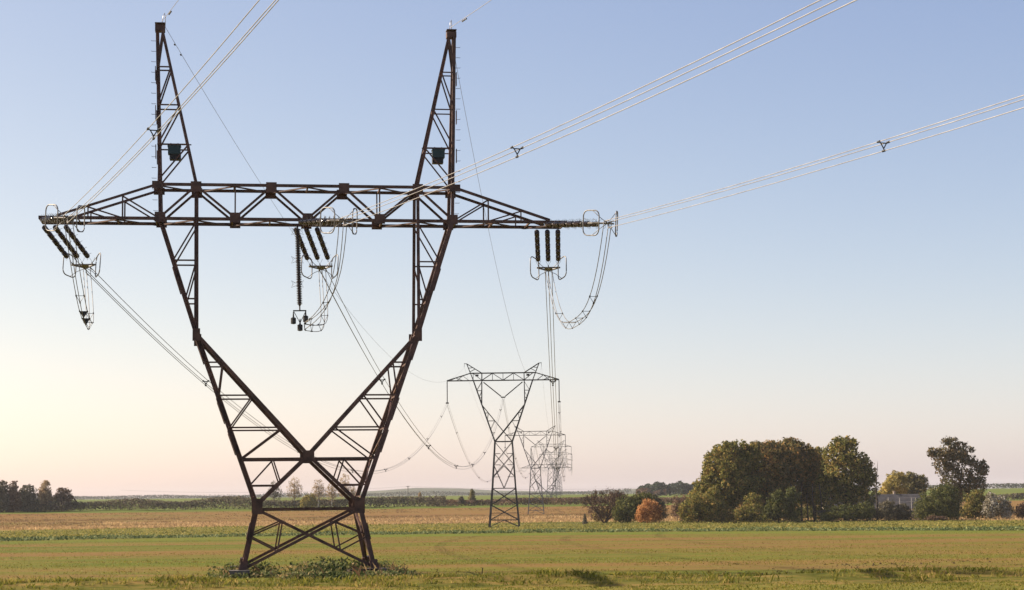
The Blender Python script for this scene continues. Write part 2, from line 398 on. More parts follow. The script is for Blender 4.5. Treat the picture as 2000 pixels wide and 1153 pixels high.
def tree(name, label, cat, px, Y, L, mat, seed, leaf=.5, dens=2.6, trunk=.4, group=None, bark='bark', gap=0., inner=.25, nlimb=7, blob=(.13, .25), base_py=None, jit=.45):
    rng = np.random.default_rng(seed)
    b = on_ground(px, Y)
    lob = px_lobes(L, Y, .85, 1.07 if group == G else 1.0)
    root = empty(name, b, 0, label=label, cat=cat, group=group)
    bl = Vector(b)
    lob = [(tuple(Vector(c) - bl), r) for c, r in lob]
    if cat == 'bush':
        low = []
        for c, r in lob:
            if c[2] - r[2] > .1: h_ = c[2] + r[2]; c, r = (c[0], c[1], h_ * .46), (r[0], r[1], h_ * .54)
            low.append((c, r))
        lob = low
    topz = max(c[2] + r[2] * .6 for c, r in lob)
    ctr = max(lob, key=lambda l: l[1][0] * l[1][2])[0]
    mb = MB(); limbs(mb, (0, 0, -.3), (ctr[0] * .6, ctr[1] * .6, topz), trunk, rng, lob, nlimb)
    mb.build('trunk', M[bark], root, True)
    P, N = leaf_cloud(lob, rng, leaf, dens, blob, gap, inner)
    keep = P[:, 2] > .15
    V, Fc = cards(P[keep], N[keep], leaf, rng, 1.15, jit)
    link('crown', np_mesh('crown', V, Fc), M[mat], root)
    return root

# ------------------------------------------------------------------ pylons
PSI = R(8.08)
T1 = Vector((-11.724, 110.4, 0.0))
def lattice_tools(root, joined, matk):
    """returns member(name, a, b, w, side) and plate(...): single parts, or collected per part name when joined"""
    bag = {}
    def member(name, a, b, w, side=(0, 1, 0)):
        if joined:
            bag.setdefault(name, MB()).bar(a, b, w, None, side)
        else:
            MB().angle(a, b, w, side).build(name, M[matk], root)
    def plate(name, c, sx, sy, sz, ax=None, m=None):
        if joined: bag.setdefault(name, MB()).box(c, sx, sy, sz, ax)
        else: MB().box(c, sx, sy, sz, ax).build(name, M[m or matk], root)
    def done():
        for n, mb in bag.items(): tag(mb.build(n, M[matk], root), kind='stuff')   # a few pixels across: joined per kind
    return member, plate, done
DZ, DD = [0, 18.3, 22.1, 31.4], [6.8, 2.2, 2.2, .5]
def dep(z): return float(np.interp(z, DZ, DD))
LEG = [(3.62, 0.1), (2.82, 3.78), (6.24, 13.56), (8.27, 19.95)]          # (u, z) of the outer leg
def leg_u(z): return float(np.interp(z, [p[1] for p in LEG], [p[0] for p in LEG]))
def in_u(z): return 6.12 * (z - 6.58) / (13.3 - 6.58)                    # inner strut of the V
def mast_in(z): return 6.28 + (8.26 - 6.28) * (z - 22.07) / (30.97 - 22.07)
def mast_out(z): return float(np.interp(z, [19.95, 21.92, 31], [8.27, 8.40, 8.55]))
def anchor_pylon(loc, rz, label, joined=False, group=None):
    root = empty('anchor_pylon', loc, rz, label=label, cat='pylon', group=group)
    mk = 'hazed_steel' if joined else 'steel'
    mem, plate, done = lattice_tools(root, joined, mk)
    wf = 1.15 if joined else 1.0
    def P(u, s, z): return Vector((u, s * dep(z) / 2, z))
    for s in (-1, 1):
        # crossarm chords
        mem('chord', P(-14.95, s, 19.97), P(14.95, s, 19.97), .17 * wf, (0, -s, 0))
        mem('chord', P(-8.45, s, 21.92), P(8.45, s, 21.92), .16 * wf, (0, -s, 0))
        bot = [-8.27, -4.09, 0, 4.09, 8.27]; top = [-6.28, -2.06, 2.06, 6.28]
        for i in range(4):
            mem('web_diagonal', P(bot[i], s, 20.05), P(top[i], s, 21.86), .125 * wf, (0, -s, 0))
            mem('web_diagonal', P(top[i], s, 21.86), P(bot[i + 1], s, 20.05), .125 * wf, (0, -s, 0))
        for u in bot: plate('gusset_plate', P(u, s, 20.05) + Vector((0, s * .11, 0)), .60, .03, .56, m='plate')
        for u in top: plate('gusset_plate', P(u, s, 21.80) + Vector((0, s * .11, 0)), .60, .03, .58, m='plate')
        for u in (-4.09, 4.09): mem('web_post', P(u, s, 20.1), P(u, s, 21.9), .08 * wf, (0, -s, 0))
        for g in (-1, 1):
            def Q(u, z): return P(g * u, s, z)
            mem('arm_tie', Q(8.40, 21.92), Q(13.95, 20.08), .145 * wf, (0, -s, 0))
            mem('arm_post', Q(10.35, 20.0), Q(10.35, 21.25), .085 * wf); mem('arm_post', Q(12.25, 20.0), Q(12.25, 20.62), .075 * wf)
            mem('arm_diagonal', Q(10.35, 21.22), Q(8.35, 20.0), .085 * wf); mem('arm_diagonal', Q(12.25, 20.58), Q(10.4, 20.0), .08 * wf)
            plate('gusset_plate', Q(8.42, 21.88) + Vector((0, s * .11, 0)), .62, .03, .42, m='plate')
            # masts
            mem('mast_leg', Q(8.27, 19.95), Q(8.55, 30.97), .18 * wf, (g, 0, 0)); mem('mast_leg', Q(6.28, 22.05), Q(8.26, 30.97), .155 * wf, (-g, 0, 0))
            zs = [22.15, 24.25, 26.56, 28.8, 30.9]
            for a, b in zip(zs[:-1], zs[1:]):
                if b < 30: mem('mast_rail', Q(mast_out(b), b), Q(mast_in(b), b), .075 * wf)
                w = .085 if b < 30 else .12
                mem('mast_brace', Q(mast_out(a), a), Q(mast_in(b), b - .06), w * wf)
            # legs
            for (a, b) in zip(LEG[:-1], LEG[1:]): mem('leg', Q(*a), Q(*b), .25 * wf, (g, 0, 0))
            mem('inner_post', Q(6.28, 22.0), Q(6.24, 13.5), .18 * wf, (-g, 0, 0))
            mem('v_strut', Q(6.15, 13.35), Q(0.0, 6.58), .195 * wf, (0, -s, 0)); mem('v_strut', Q(0.0, 6.58), Q(2.75, 3.95), .195 * wf, (0, -s, 0))
            for z in (17.6, 15.4): mem('leg_rail', Q(leg_u(z), z), Q(6.26, z), .085 * wf)
            mem('leg_brace', Q(leg_u(17.6), 17.6), Q(6.27, 19.8), .085 * wf); mem('leg_brace', Q(leg_u(15.4), 15.4), Q(6.26, 17.5), .085 * wf)
            zv = [11.8, 9.95, 8.15, 6.42]
            for a, b in zip(zv[:-1], zv[1:]): mem('leg_brace', Q(in_u(a), a), Q(leg_u(b), b), .085 * wf)
            for z in zv[:-1]: mem('leg_rail', Q(in_u(z), z), Q(leg_u(z), z), .09 * wf)
            mem('leg_rail', Q(.1, 6.42), Q(leg_u(6.42), 6.42), .11 * wf)
            mid = (leg_u(6.42)) * .52
            mem('leg_brace', Q(mid, 6.36), Q(leg_u(4.95), 4.95), .09 * wf); mem('leg_brace', Q(mid, 6.36), Q(1.55, 5.12), .08 * wf)
            mem('leg_rail', Q(1.78, 4.95), Q(leg_u(4.95), 4.95), .085 * wf)
            plate('waist_plate', Q(2.80, 3.80) + Vector((0, s * .16, 0)), .55, .04, .85, m='plate')
            plate('gusset_plate', Q(6.2, 13.35) + Vector((0, s * .16, 0)), .42, .03, .7, m='plate')
            # body below the waist
            mem('body_diagonal', Q(2.80, 3.62), Q(-3.5, .45), .16 * wf, (0, -s, 0))
            a, b = Q(1.45, 2.93), Q(1.72, 1.35)
            mem('body_brace', a, b, .085 * wf); mem('body_brace', a, Q(leg_u(2.2), 2.2), .085 * wf); mem('body_brace', b, Q(leg_u(2.1), 2.1), .085 * wf)
            def along(fu, z, off, w, l, t):
                a_, b_ = Q(fu(z - .3), z - .3), Q(fu(z + .3), z + .3); d_ = (b_ - a_).normalized()
                x_ = Vector((g, 0, 0)) - d_ * d_.x * g; x_.normalize()
                plate('splice_plate', (a_ + b_) / 2 + x_ * off, t, w, l, (x_, d_.cross(x_), d_), 'plate')
            along(leg_u, 2.35, .15, .36, .9, .05)
            for z in (7.4, 9.2, 12.6, 16.6): along(leg_u, z, .155, .33, 1.3, .05)
            for z in (23.8, 26.1, 28.4): along(mast_out, z, .115, .24, .8, .04)
            if not joined:
                plate('footing', P(g * 3.68, s, .1) + Vector((g * .1, s * .15, -.18)), 1.1, 1.1, .9, m='concrete')
                f = MB(); f.bar(Q(3.5, .8), Q(3.68, .1) , .5, .42); f.build('foot_shoe', M['plate'], root)
        mem('body_beam', P(-2.75, s, 3.62), P(2.75, s, 3.62), .15 * wf, (0, -s, 0))
        plate('gusset_plate', P(0, s, 6.55) + Vector((0, s * .14, 0)), .62, .03, .62, m='plate')
    # ties between the front and the back face
    for z, us in ((19.97, np.linspace(-14.9, 14.9, 15)), (21.92, np.linspace(-8.3, 8.3, 9))):
        for i, u in enumerate(us):
            mem('plan_tie', P(u, -1, z - .04), P(u, 1, z - .04), .09 * wf, (0, 0, 1))
            if i: mem('plan_diagonal', P(us[i - 1], (-1) ** i, z - .08), P(u, -(-1) ** i, z - .08), .09 * wf, (0, 0, 1))
    for g in (-1, 1):
        zs = [4.3, 6.42, 8.15, 9.95, 11.8, 13.5, 15.4, 17.6, 19.7]
        for i, z in enumerate(zs):
            mem('side_tie', P(g * leg_u(z), -1, z), P(g * leg_u(z), 1, z), .085 * wf, (1, 0, 0))
            if i: mem('side_diagonal', P(g * leg_u(zs[i - 1]), (-1) ** i, zs[i - 1]), P(g * leg_u(z), -(-1) ** i, z), .085 * wf, (1, 0, 0))
        mem('side_diagonal', P(g * 3.6, -1, .3), P(g * 2.85, 1, 3.6), .11 * wf, (1, 0, 0)); mem('side_diagonal', P(g * 3.6, 1, .3), P(g * 2.85, -1, 3.6), .11 * wf, (1, 0, 0))
        zs = [22.0, 24.25, 26.56, 28.8, 30.9]
        for i, z in enumerate(zs):
            if 0 < i < 4: mem('side_tie', P(g * mast_out(z), -1, z), P(g * mast_out(z), 1, z), .07 * wf, (1, 0, 0)); mem('side_tie', P(g * mast_in(z), -1, z), P(g * mast_in(z), 1, z), .07 * wf, (1, 0, 0))
            if i: mem('side_diagonal', P(g * mast_out(zs[i - 1]), (-1) ** i, zs[i - 1]), P(g * mast_out(z), -(-1) ** i, z), .07 * wf, (1, 0, 0))
        plate('mast_cap', (g * 8.40, 0, 31.12), .56, .62, .34, m='plate')
        plate('mast_cap', (g * 8.40, 0, 31.40), .58, .66, .05, m='plate')
    if not joined:
        bolt = MB().tube([(0, 0, 0), (.26, 0, 0), (.26, 0, .04)], .014, 5).mesh('step_bolt')
        for g in (-1, 1):
            for i in range(17):
                z = 20.4 + i * .62
                o = link('step_bolt', bolt, M['steel'], root); o.location = P(g * (mast_out(z) + .08), -1, z); o.rotation_euler = (0, 0, 0 if g > 0 else math.pi)
    done()
    return root
anchor_pylon(T1, PSI, 'large rust brown V-shaped lattice pylon with two tall masts, nearest of all')

SUSP_Z = [0, 21.4, 36.7, 38.6, 41.1]
def suspension_pylon(loc, rz, label, joined=False, group=None, hz=0.0):
    root = empty('suspension_pylon', loc, rz, label=label, cat='pylon', group=group)
    mem, plate, done = lattice_tools(root, joined, 'hazed_steel' if joined else 'far_steel')
    def sp(z): return float(np.interp(z, [0, 9.8, 21.4, 36.7, 41.1], [7.0, 5.6, 4.2, 1.6, 1.0]))
    def P(u, s, z): return Vector((u, s * sp(z) / 2, z + hz))
    w = 1.0 if not joined else 1.1
    def bu(z): return float(np.interp(z, [0, 9.77, 21.4], [3.73, 2.9, 2.17]))
    def lu(z): return float(np.interp(z, [21.4, 30.4, 36.7, 38.6, 41.1], [2.17, 5.45, 7.45, 8.35, 9.16]))
    for s in (-1, 1):
        mem('chord', P(-14.1, s, 36.75), P(14.1, s, 36.75), .20 * w); mem('chord', P(-8.35, s, 38.6), P(8.35, s, 38.6), .22 * w)
        n = [-7.5, -5.3, -2.65, 0, 2.65, 5.3, 7.5]
        for i in range(6):
            a, b = (36.8, 38.55) if i % 2 else (38.55, 36.8)
            mem('web_diagonal', P(n[i], s, a), P(n[i + 1], s, b), .11 * w); mem('web_post', P(n[i], s, 36.8), P(n[i], s, 38.55), .09 * w)
        mem('body_beam', P(-2.17, s, 21.4), P(2.17, s, 21.4), .2 * w); mem('body_beam', P(-2.9, s, 9.77), P(2.9, s, 9.77), .18 * w)
        mem('body_beam', P(-3.6, s, 1.9), P(3.6, s, 1.9), .17 * w)
        for g in (-1, 1):
            def Q(u, z): return P(g * u, s, z)
            mem('arm_tie', Q(8.35, 38.55), Q(14.1, 36.8), .16 * w)
            for u0, u1, z1 in ((10.1, 8.6, 38.0), (11.9, 10.1, 37.45)):
                mem('arm_diagonal', Q(u1, 36.8), Q(u0, z1), .09 * w); mem('arm_diagonal', Q(u0, z1), Q(u0 + 1.5, 36.8), .09 * w)
            mem('leg', Q(3.73, 0), Q(2.9, 9.77), .30 * w); mem('leg', Q(2.9, 9.77), Q(2.17, 21.4), .28 * w); mem('leg', Q(2.17, 21.4), Q(7.45, 36.75), .27 * w)
            mem('peak_leg', Q(7.45, 36.75), Q(9.1, 41.0), .19 * w); mem('peak_leg', Q(5.3, 38.6), Q(9.1, 41.0), .19 * w)
            mem('peak_brace', Q(7.6, 40.0), Q(8.6, 39.9), .09 * w); mem('peak_brace', Q(7.0, 39.65), Q(8.4, 38.9), .09 * w)
            mem('inner_post', Q(5.3, 38.6), Q(5.4, 30.6), .2 * w); mem('v_strut', Q(5.35, 30.6), Q(0, 23.9), .22 * w); mem('v_strut', Q(0, 23.9), Q(2.1, 21.5), .22 * w)
            for z in (34.2, 32.4): mem('leg_rail', Q(lu(z), z), Q(5.35, z), .09 * w)
            mem('leg_brace', Q(lu(34.2), 34.2), Q(5.3, 36.5), .09 * w); mem('leg_brace', Q(lu(32.4), 32.4), Q(5.35, 34.1), .09 * w)
            for z in (28.6, 26.6): mem('leg_rail', Q(5.35 * (z - 23.9) / 6.7, z), Q(lu(z), z), .09 * w)
            mem('leg_brace', Q(5.35 * (28.6 - 23.9) / 6.7, 28.6), Q(lu(26.6), 26.6), .09 * w); mem('leg_brace', Q(5.35 * (26.6 - 23.9) / 6.7, 26.6), Q(lu(24.4), 24.4), .09 * w)
            zs = [9.77, 13.6, 17.5, 21.4]
            # diamond bracing of the upper body
            mem('body_diagonal', Q(bu(21.3), 21.3), P(-g * bu(15.6), s, 15.6), .12 * w); mem('body_diagonal', Q(bu(18.4), 18.4), P(-g * bu(12.6), s, 12.6), .12 * w)
            mem('body_diagonal', Q(bu(15.6), 15.6), P(0, s, 9.8), .12 * w); mem('body_diagonal', Q(bu(12.6), 12.6), P(g * -0.0, s, 15.3), .10 * w)
            for z in (12.6, 15.6, 18.4): mem('body_rail', Q(bu(z), z), Q(bu(z) * .35, z), .08 * w)
            mem('body_diagonal', Q(bu(9.7), 9.7), P(-g * bu(5.6), s, 5.6), .17 * w); mem('body_diagonal', Q(bu(5.6), 5.6), P(-g * bu(1.9), s, 1.9), .17 * w)
            mem('body_diagonal', Q(bu(0.2), .2), P(0, s, 1.85), .14 * w)
            mem('body_rail', Q(bu(7.4), 7.4), P(0, s, 7.4), .07 * w); mem('body_rail', Q(bu(3.6), 3.6), P(0, s, 3.6), .07 * w)
    for g in (-1, 1):
        zs = [1.9, 5.6, 9.77, 13.6, 17.5, 21.4]
        for i, z in enumerate(zs):
            mem('side_tie', P(g * bu(z), -1, z), P(g * bu(z), 1, z), .10 * w)
            if i: mem('side_diagonal', P(g * bu(zs[i - 1]), (-1) ** i, zs[i - 1]), P(g * bu(z), -(-1) ** i, z), .11 * w)
        mem('earth_bracket', P(g * 9.1, 0, 41.0), P(g * 9.75, 0, 41.05), .16 * w); mem('earth_bracket', P(g * 9.7, 0, 41.05), P(g * 9.7, 0, 40.2), .08 * w)
    for u in np.linspace(-13.5, 13.5, 9): mem('plan_tie', P(u, -1, 36.72), P(u, 1, 36.72), .09 * w)
    plate('sign_board', P(-6.5, -1, 38.0) + Vector((0, -.15, 0)), .8, .06, .5); plate('sign_board', P(6.3, -1, 38.0) + Vector((0, -.15, 0)), .8, .06, .5)
    # hanging insulators
    for g in (-1, 1):
        mem('insulator_string', P(g * 14.05, 0, 36.6), P(g * 14.05, 0, 31.4), .22 * w)
        mem('insulator_string', P(g * 4.9, 0, 36.3), P(g * .5, 0, 32.7), .26 * w)
        plate('clamp', P(g * 14.05, 0, 31.2), .7, .5, .35)
    plate('clamp', P(0, 0, 32.5), 1.1, .5, .3)
    done()
    return root

def pylon_at(px, Y): p = at(px, 1000, Y); return Vector((p.x, Y, gz(p.x, Y)))
HEAD = R(-1.5)
T2 = pylon_at(985, 487); T3 = pylon_at(1047, 907); T4 = pylon_at(1067, 1126); T5 = pylon_at(1078, 1360)
T6 = pylon_at(1087, 1680); T7 = pylon_at(1091, 2000); T8 = pylon_at(1094, 2350)
suspension_pylon(T2, HEAD, 'slim grey lattice pylon at the far edge of the crop, second in the line')
suspension_pylon(T3, HEAD, 'pale lattice pylon with V-shaped head, right behind the second one', True, 'distant pylons of the line')
anchor_pylon(T4, R(-2.0), 'distant low V-bodied pylon with two pointed masts', True, 'distant pylons of the line')
suspension_pylon(T5, HEAD, 'faint pylon rising just behind the distant low V-bodied pylon', True, 'distant pylons of the line')
for T, la in ((T6, 'largest of the three faintest hazy pylons at the line end'), (T7, 'middle one of the three faintest hazy pylons at the line end'), (T8, 'smallest and faintest hazy pylon at the very end of the line')):
    suspension_pylon(T, HEAD, la, True, 'hazy pylons at the end of the line')

# ------------------------------------------------------------------ line hardware on the near pylon
def L1(u, v, z): return T1 + Vector((u * math.cos(PSI) - v * math.sin(PSI), u * math.sin(PSI) + v * math.cos(PSI), z))
def disc_unit():                                          # one porcelain long-rod unit with sheds, 1 m long, along +Z
    prof = [(0, .05), (.04, .07), (.07, .07), (.08, .05)]
    for i in range(6):
        t = .13 + i * .125
        prof += [(t, .06), (t + .02, .150), (t + .05, .150), (t + .06, .06)]
    prof += [(.92, .06), (.93, .075), (.98, .075), (1.0, .05)]
    return MB().lathe(prof, 10).mesh('porcelain_unit')
UNIT = disc_unit(); UNIT.materials.append(M['porc'])
HORN = MB().tube([(0, 0, 0), (.16, 0, .03), (.24, 0, .14)], .012, 5).tube([(0, 0, 0), (-.16, 0, .03), (-.24, 0, .14)], .012, 5).mesh('arcing_horn'); HORN.materials.append(M['galv'])
def frame_along(d):
    d = Vector(d).normalized(); x = d.cross(Vector((0, 0, 1))).normalized(); y = x.cross(d).normalized()
    return x, y, d
def rounded_loop(c, ax, ay, w, h, r=.25, n=4):
    pts = []
    for cx, cy, a0 in ((w/2 - r, h/2 - r, 0), (-w/2 + r, h/2 - r, 90), (-w/2 + r, -h/2 + r, 180), (w/2 - r, -h/2 + r, 270)):
        for i in range(n + 1):
            a = R(a0 + 90 * i / n); pts.append(Vector(c) + ax * (cx + r * math.cos(a)) + ay * (cy + r * math.sin(a)))
    return pts
BUN = [(-.21, .12), (.21, .12), (0, -.24)]                # bundle of three: two above, one below
def tension_set(start, d, length, label, group, spread=.62):
    """three parallel porcelain strings from a crossarm, yoke plate, two corona rings; returns the yoke point"""
    start = Vector(start); x, y, d = frame_along(d)
    root = empty('insulator_set', start, 0, label=label, cat='insulator', group=group)
    O = Vector((0, 0, 0)); n = 5; ul = 1.03; gap = .09
    total = n * ul + (n - 1) * gap; s0 = (length - total) * .42
    yoke = d * length
    rot = Matrix((x, y, d)).transposed().to_quaternion()
    for k in (-1, 0, 1):
        a = O + x * k * spread
        st = empty('insulator_string'); st.parent = root
        for i in range(n):
            o = link('porcelain_unit', UNIT, None, st)
            o.location = a + d * (s0 + i * (ul + gap)); o.rotation_mode = 'QUATERNION'; o.rotation_quaternion = rot; o.scale = (1, 1, ul)
        m = MB(); m.tube([a, a + d * s0], .035, 6); e = a + d * (s0 + total)
        for i in range(n - 1):
            t = a + d * (s0 + (i + 1) * (ul + gap) - gap); m.tube([t - d * .02, t + d * (gap + .02)], .055, 6)
        m.tube([e, yoke - d * .75 + x * k * spread * .9], .035, 6); m.box(a + d * .12, .12, .12, .2, (x, y, d))
        m.build('link_rod', M['galv'], st)
        m = MB()
        for i in range(n + 1):
            t = a + d * (s0 + i * (ul + gap) - gap * .5)
            for sg in (-1, 1): m.tube([t, t + y * .2 + x * sg * .10 + d * .02, t + y * .27 + x * sg * .16 + d * (.15 if i < n else -.15)], .011, 4)
            m.tube([t, t - y * .2, t - y * .25 - d * .13], .011, 4)
        tag(m.build('arcing_horn', M['galv'], st), kind='stuff')
    m = MB()                                               # triangular yoke plate
    a, b, c = yoke - d * .8 + x * (spread + .1), yoke - d * .8 - x * (spread + .1), yoke - d * .15
    m.tube([a, b], .05, 6).tube([a, c], .05, 6).tube([b, c], .05, 6).box(yoke - d * .55, .5, .03, .5, (x, y, d))
    for q in BUN: m.tube([c, yoke + x * q[0] + y * q[1]], .035, 6).tube([yoke + x * q[0] + y * q[1] - d * .05, yoke + x * q[0] + y * q[1] + d * .5], .034, 6)
    m.build('yoke_plate', M['galv'], root)
    for sg in (-1, 1):
        ax = (d * .85 - x * sg * .42).normalized(); cc = yoke - d * .7 + x * sg * (spread + .24)
        m = MB().tube(rounded_loop(cc, ax, y, 1.15, 1.35, .32), .034, 6, True)
        for h in (-1, 1): m.tube([cc + y * h * .66 + ax * .1, cc + y * h * .3 - x * sg * .4 + d * .3, c], .018, 5)
        m.build('corona_ring', M['galv'], root, True)
    return start + yoke
def parabola(a, b, sag, n):
    a, b = Vector(a), Vector(b)
    return [a.lerp(b, i / n) - Vector((0, 0, 4 * sag * (i / n) * (1 - i / n))) for i in range(n + 1)]
def spacer_mesh(r=.024):
    m = MB(); c = [Vector((q[0] * .62, 0, q[1] * .62)) for q in BUN]
    for i in range(3):
        m.tube([c[i], c[(i + 1) % 3]], r, 5); p = Vector((BUN[i][0], 0, BUN[i][1]))
        m.tube([c[i], p], r, 5).tube([p - Vector((0, .09, 0)), p + Vector((0, .09, 0))], r * 2.0, 6)
    return m.mesh('spacer')
SPACER = spacer_mesh(); SPACER.materials.append(M['darkfit'])
SPACER_FAR = spacer_mesh(.04); SPACER_FAR.materials.append(M['darkfit'])
def bundle(a, b, sag, n, label, group, r=.02, mat='alu', spacing=None, first=None, spmesh=None, path=None):
    pts = path or parabola(a, b, sag, n)
    root = empty('conductor_bundle', pts[0], 0, label=label, cat='power line', group=group)
    o = pts[0]; h = (pts[-1] - pts[0]); h.z = 0; x = Vector((h.y, -h.x, 0)).normalized()
    for q in BUN:
        MB().tube([p - o + x * q[0] + Vector((0, 0, q[1])) for p in pts], r, 6).build('conductor', M[mat], root, True)
    if spacing:
        s = first if first is not None else spacing * .6; L = 0
        for i in range(len(pts) - 1):
            seg = (pts[i + 1] - pts[i]).length
            while L + seg > s:
                p = pts[i].lerp(pts[i + 1], (s - L) / seg)
                e = link('spacer', spmesh or SPACER, None, root); e.location = p - o; e.rotation_euler = (0, 0, math.atan2(-x.y, -x.x) + math.pi)
                s += spacing * (1 + .08 * math.sin(s))
            L += seg
    return root
PH = [('left', -14.25), ('middle', 0.0), ('right', 14.15)]
# directions
H_IN = R(19.0); d_in = Vector((math.sin(H_IN), -math.cos(H_IN), -.125))
fwd = (T2 - T1); fwd.z = 0; fwd.normalize()
near_y, far_y = {}, {}
for name, u in PH:
    s = L1(u, -1.15, 19.80)
    near_y[name] = tension_set(s, d_in, 8.6, {'left': 'strings of brown insulators towards the viewer at the left crossarm tip', 'middle': 'strings of brown insulators towards the viewer at the crossarm middle', 'right': 'strings of brown insulators towards the viewer at the right crossarm tip'}[name], 'near tension insulator sets', .5)
    s = L1(u, 1.15, 19.74)
    far_y[name] = tension_set(s, fwd + Vector((0, 0, -.205)), 7.6, {'left': 'three brown insulator strings slanting down at the left crossarm tip', 'middle': 'three brown insulator strings slanting down below the crossarm middle', 'right': 'three brown insulator strings hanging below the right crossarm tip'}[name], 'far tension insulator sets', .62)
# incoming spans, passing over the viewer's right
SL_IN = {'left': .042, 'middle': .05, 'right': .042}
for name, u in PH:
    a = near_y[name]; dh = Vector((math.sin(H_IN), -math.cos(H_IN), 0)); pts = []
    for i in range(61):
        t = 300 * i / 60; pts.append(a + dh * t + Vector((0, 0, -SL_IN[name] * t + .0004 * t * t)))
    bundle(None, None, 0, 0, {'left': 'bright three-wire bundle rising steeply across the left mast', 'middle': 'bright three-wire bundle crossing the right mast up to the top edge', 'right': 'bright three-wire bundle running to the right picture edge'}[name], 'bright near conductor bundles', .0165, 'alu', 58, {'left': 29.5, 'middle': 27.8, 'right': 29.2}[name], None, pts)
def susp_attach(T, i):
    u = (-14.05, 0, 14.05)[i]; z = (31.0, 32.2, 31.0)[i]
    return T + Vector((u * math.cos(HEAD), u * math.sin(HEAD), z))
for i, (name, u) in enumerate(PH):
    bundle(far_y[name], susp_attach(T2, i), 14.6, 48, {'left': 'thin dark three-wire bundle sagging from left crossarm tip to second pylon', 'middle': 'thin dark three-wire bundle sagging from crossarm middle to second pylon', 'right': 'thin dark three-wire bundle dropping from right crossarm tip to second pylon'}[name], 'conductor bundles to the second pylon', .021, 'shadealu', 52, 40, SPACER_FAR)
ORD = ('left', 'middle', 'right')
for k, (A, B, sag, la) in enumerate(((T2, T3, 17.5, 'second and third'), (T3, T4, 5, 'third and fourth'), (T4, T5, 5, 'fourth and fifth'), (T5, T6, 9, 'fifth and sixth'), (T6, T7, 9, 'sixth and seventh'), (T7, T8, 9, 'seventh and eighth'))):
    for i in range(3):
        a, b = susp_attach(A, i), susp_attach(B, i)
        if A is T4: a = A + Vector(((-14.2, 0, 14.2)[i], 0, 19.2))
        if B is T4: b = B + Vector(((-14.2, 0, 14.2)[i], 0, 19.2))
        bundle(a, b, sag, 24, '%s faint conductor bundle between %s pylons' % (ORD[i], la), 'faint far conductor bundles', .024 if k == 0 else .03, 'shadealu', 60 if k == 0 else None, 40, SPACER_FAR)
# jumper loops under the crossarm
so_b = L1(-.32, .2, 14.1)                                # where the long support insulator holds the middle loop
for name, u in PH:
    a, b = near_y[name] - d_in.normalized() * .1, far_y[name]
    lowz = {'left': 14.15, 'middle': 14.0, 'right': 14.25}[name]
    root = empty('jumper_loop', a, 0, label={'left': 'loop of three slack wires hanging below the left crossarm tip', 'middle': 'loop of slack wires below the crossarm middle, held by a long insulator', 'right': 'wide loop of three slack wires hanging below the right crossarm tip'}[name], cat='jumper wire', group='jumper loops')
    h = (b - a); h.z = 0; x = Vector((h.y, -h.x, 0)).normalized(); n = 26; mid = []
    for q in BUN:
        A, B = a + x * q[0] + Vector((0, 0, q[1])), b + x * q[0] + Vector((0, 0, q[1])); pts = []
        for i in range(n + 1):
            t = i / n; base = A.lerp(B, t); sg = 1 - abs(2 * t - 1) ** 2.9
            if name == 'left': base = base + Vector((.55, 0, 0)) * sg
            if name == 'middle': base = base + (so_b - base) * (math.exp(-((t - .45) / .22) ** 2)) * .9
            lin = A.lerp(B, t).z
            pts.append(Vector((base.x, base.y, lin - ((A.z + B.z) / 2 - lowz - q[1]) * sg)))
        mid.append(pts); MB().tube([p - a for p in pts], .021, 6).build('wire', M['shadealu'], root, True)
    for i in (6, 9, 12, 15, 18, 21):
        m = MB(); c = [mid[k][i] - a for k in range(3)]
        for k in range(3): m.tube([c[k], c[(k + 1) % 3]], .014, 4); m.tube([c[k] - (mid[k][i] - mid[k][i - 1]).normalized() * .09, c[k] + (mid[k][i + 1] - mid[k][i]).normalized() * .09], .04, 5)
        if name == 'left' and i in (9, 12): m.add(c + [p + Vector((.02, .02, 0)) for p in c], [(0, 1, 2), (5, 4, 3), (0, 3, 4, 1), (1, 4, 5, 2), (2, 5, 3, 0)])
        m.build('wire_spacer', M['darkfit'], root)
# long support insulator of the middle loop, with its three weights
so = L1(-.55, .2, 19.85)
sup = empty('support_insulator', so, 0, label='long black ribbed insulator hanging straight down at the crossarm middle', cat='insulator')
rod = MB(); prof = [(0, .05), (.2, .05)]
for i in range(44):
    t = .22 + i * .1; prof += [(t, .085), (t + .03, .165), (t + .05, .165), (t + .08, .085)]
prof += [(4.7, .04), (4.95, .04)]
rod.lathe(prof, 10, ((0, 0, 0), (.03, 0, -1))).build('ribbed_rod', M['porc'], sup)
for t in (.35, 2.0, 3.4):
    m = MB()
    for sg in (-1, 1):
        m.tube([(0, 0, -t + .1), (sg * .12, .05, -t + .05), (sg * .36, .1, -t + .2), (sg * .24, .05, -t), (sg * .36, .1, -t - .2), (sg * .12, .05, -t - .12), (0, 0, -t - .1)], .014, 4)
    m.build('grading_ring', M['galv'], sup)
m = MB(); b = Vector((.14, 0, -4.9)); m.tube([b + Vector((-.38, 0, -.05)), b + Vector((.38, 0, -.05))], .04, 6).tube([b + Vector((-.36, 0, -.05)), b + Vector((.02, 0, -.75))], .02, 5).tube([b + Vector((.36, 0, -.05)), b + Vector((.02, 0, -.75))], .02, 5)
m.build('hanger_bar', M['darkfit'], sup)
for ox, oz in ((-.36, -.62), (.34, -.52), (.02, -1.02)):
    m = MB(); c = b + Vector((ox, 0, oz)); m.lathe([(-.2, .06), (-.17, .15), (.15, .15), (.2, .05), (.34, .04), (.5, .03)], 10, (c, (0, 0, 1)))
    m.build('counterweight', M['darkfit'], sup)

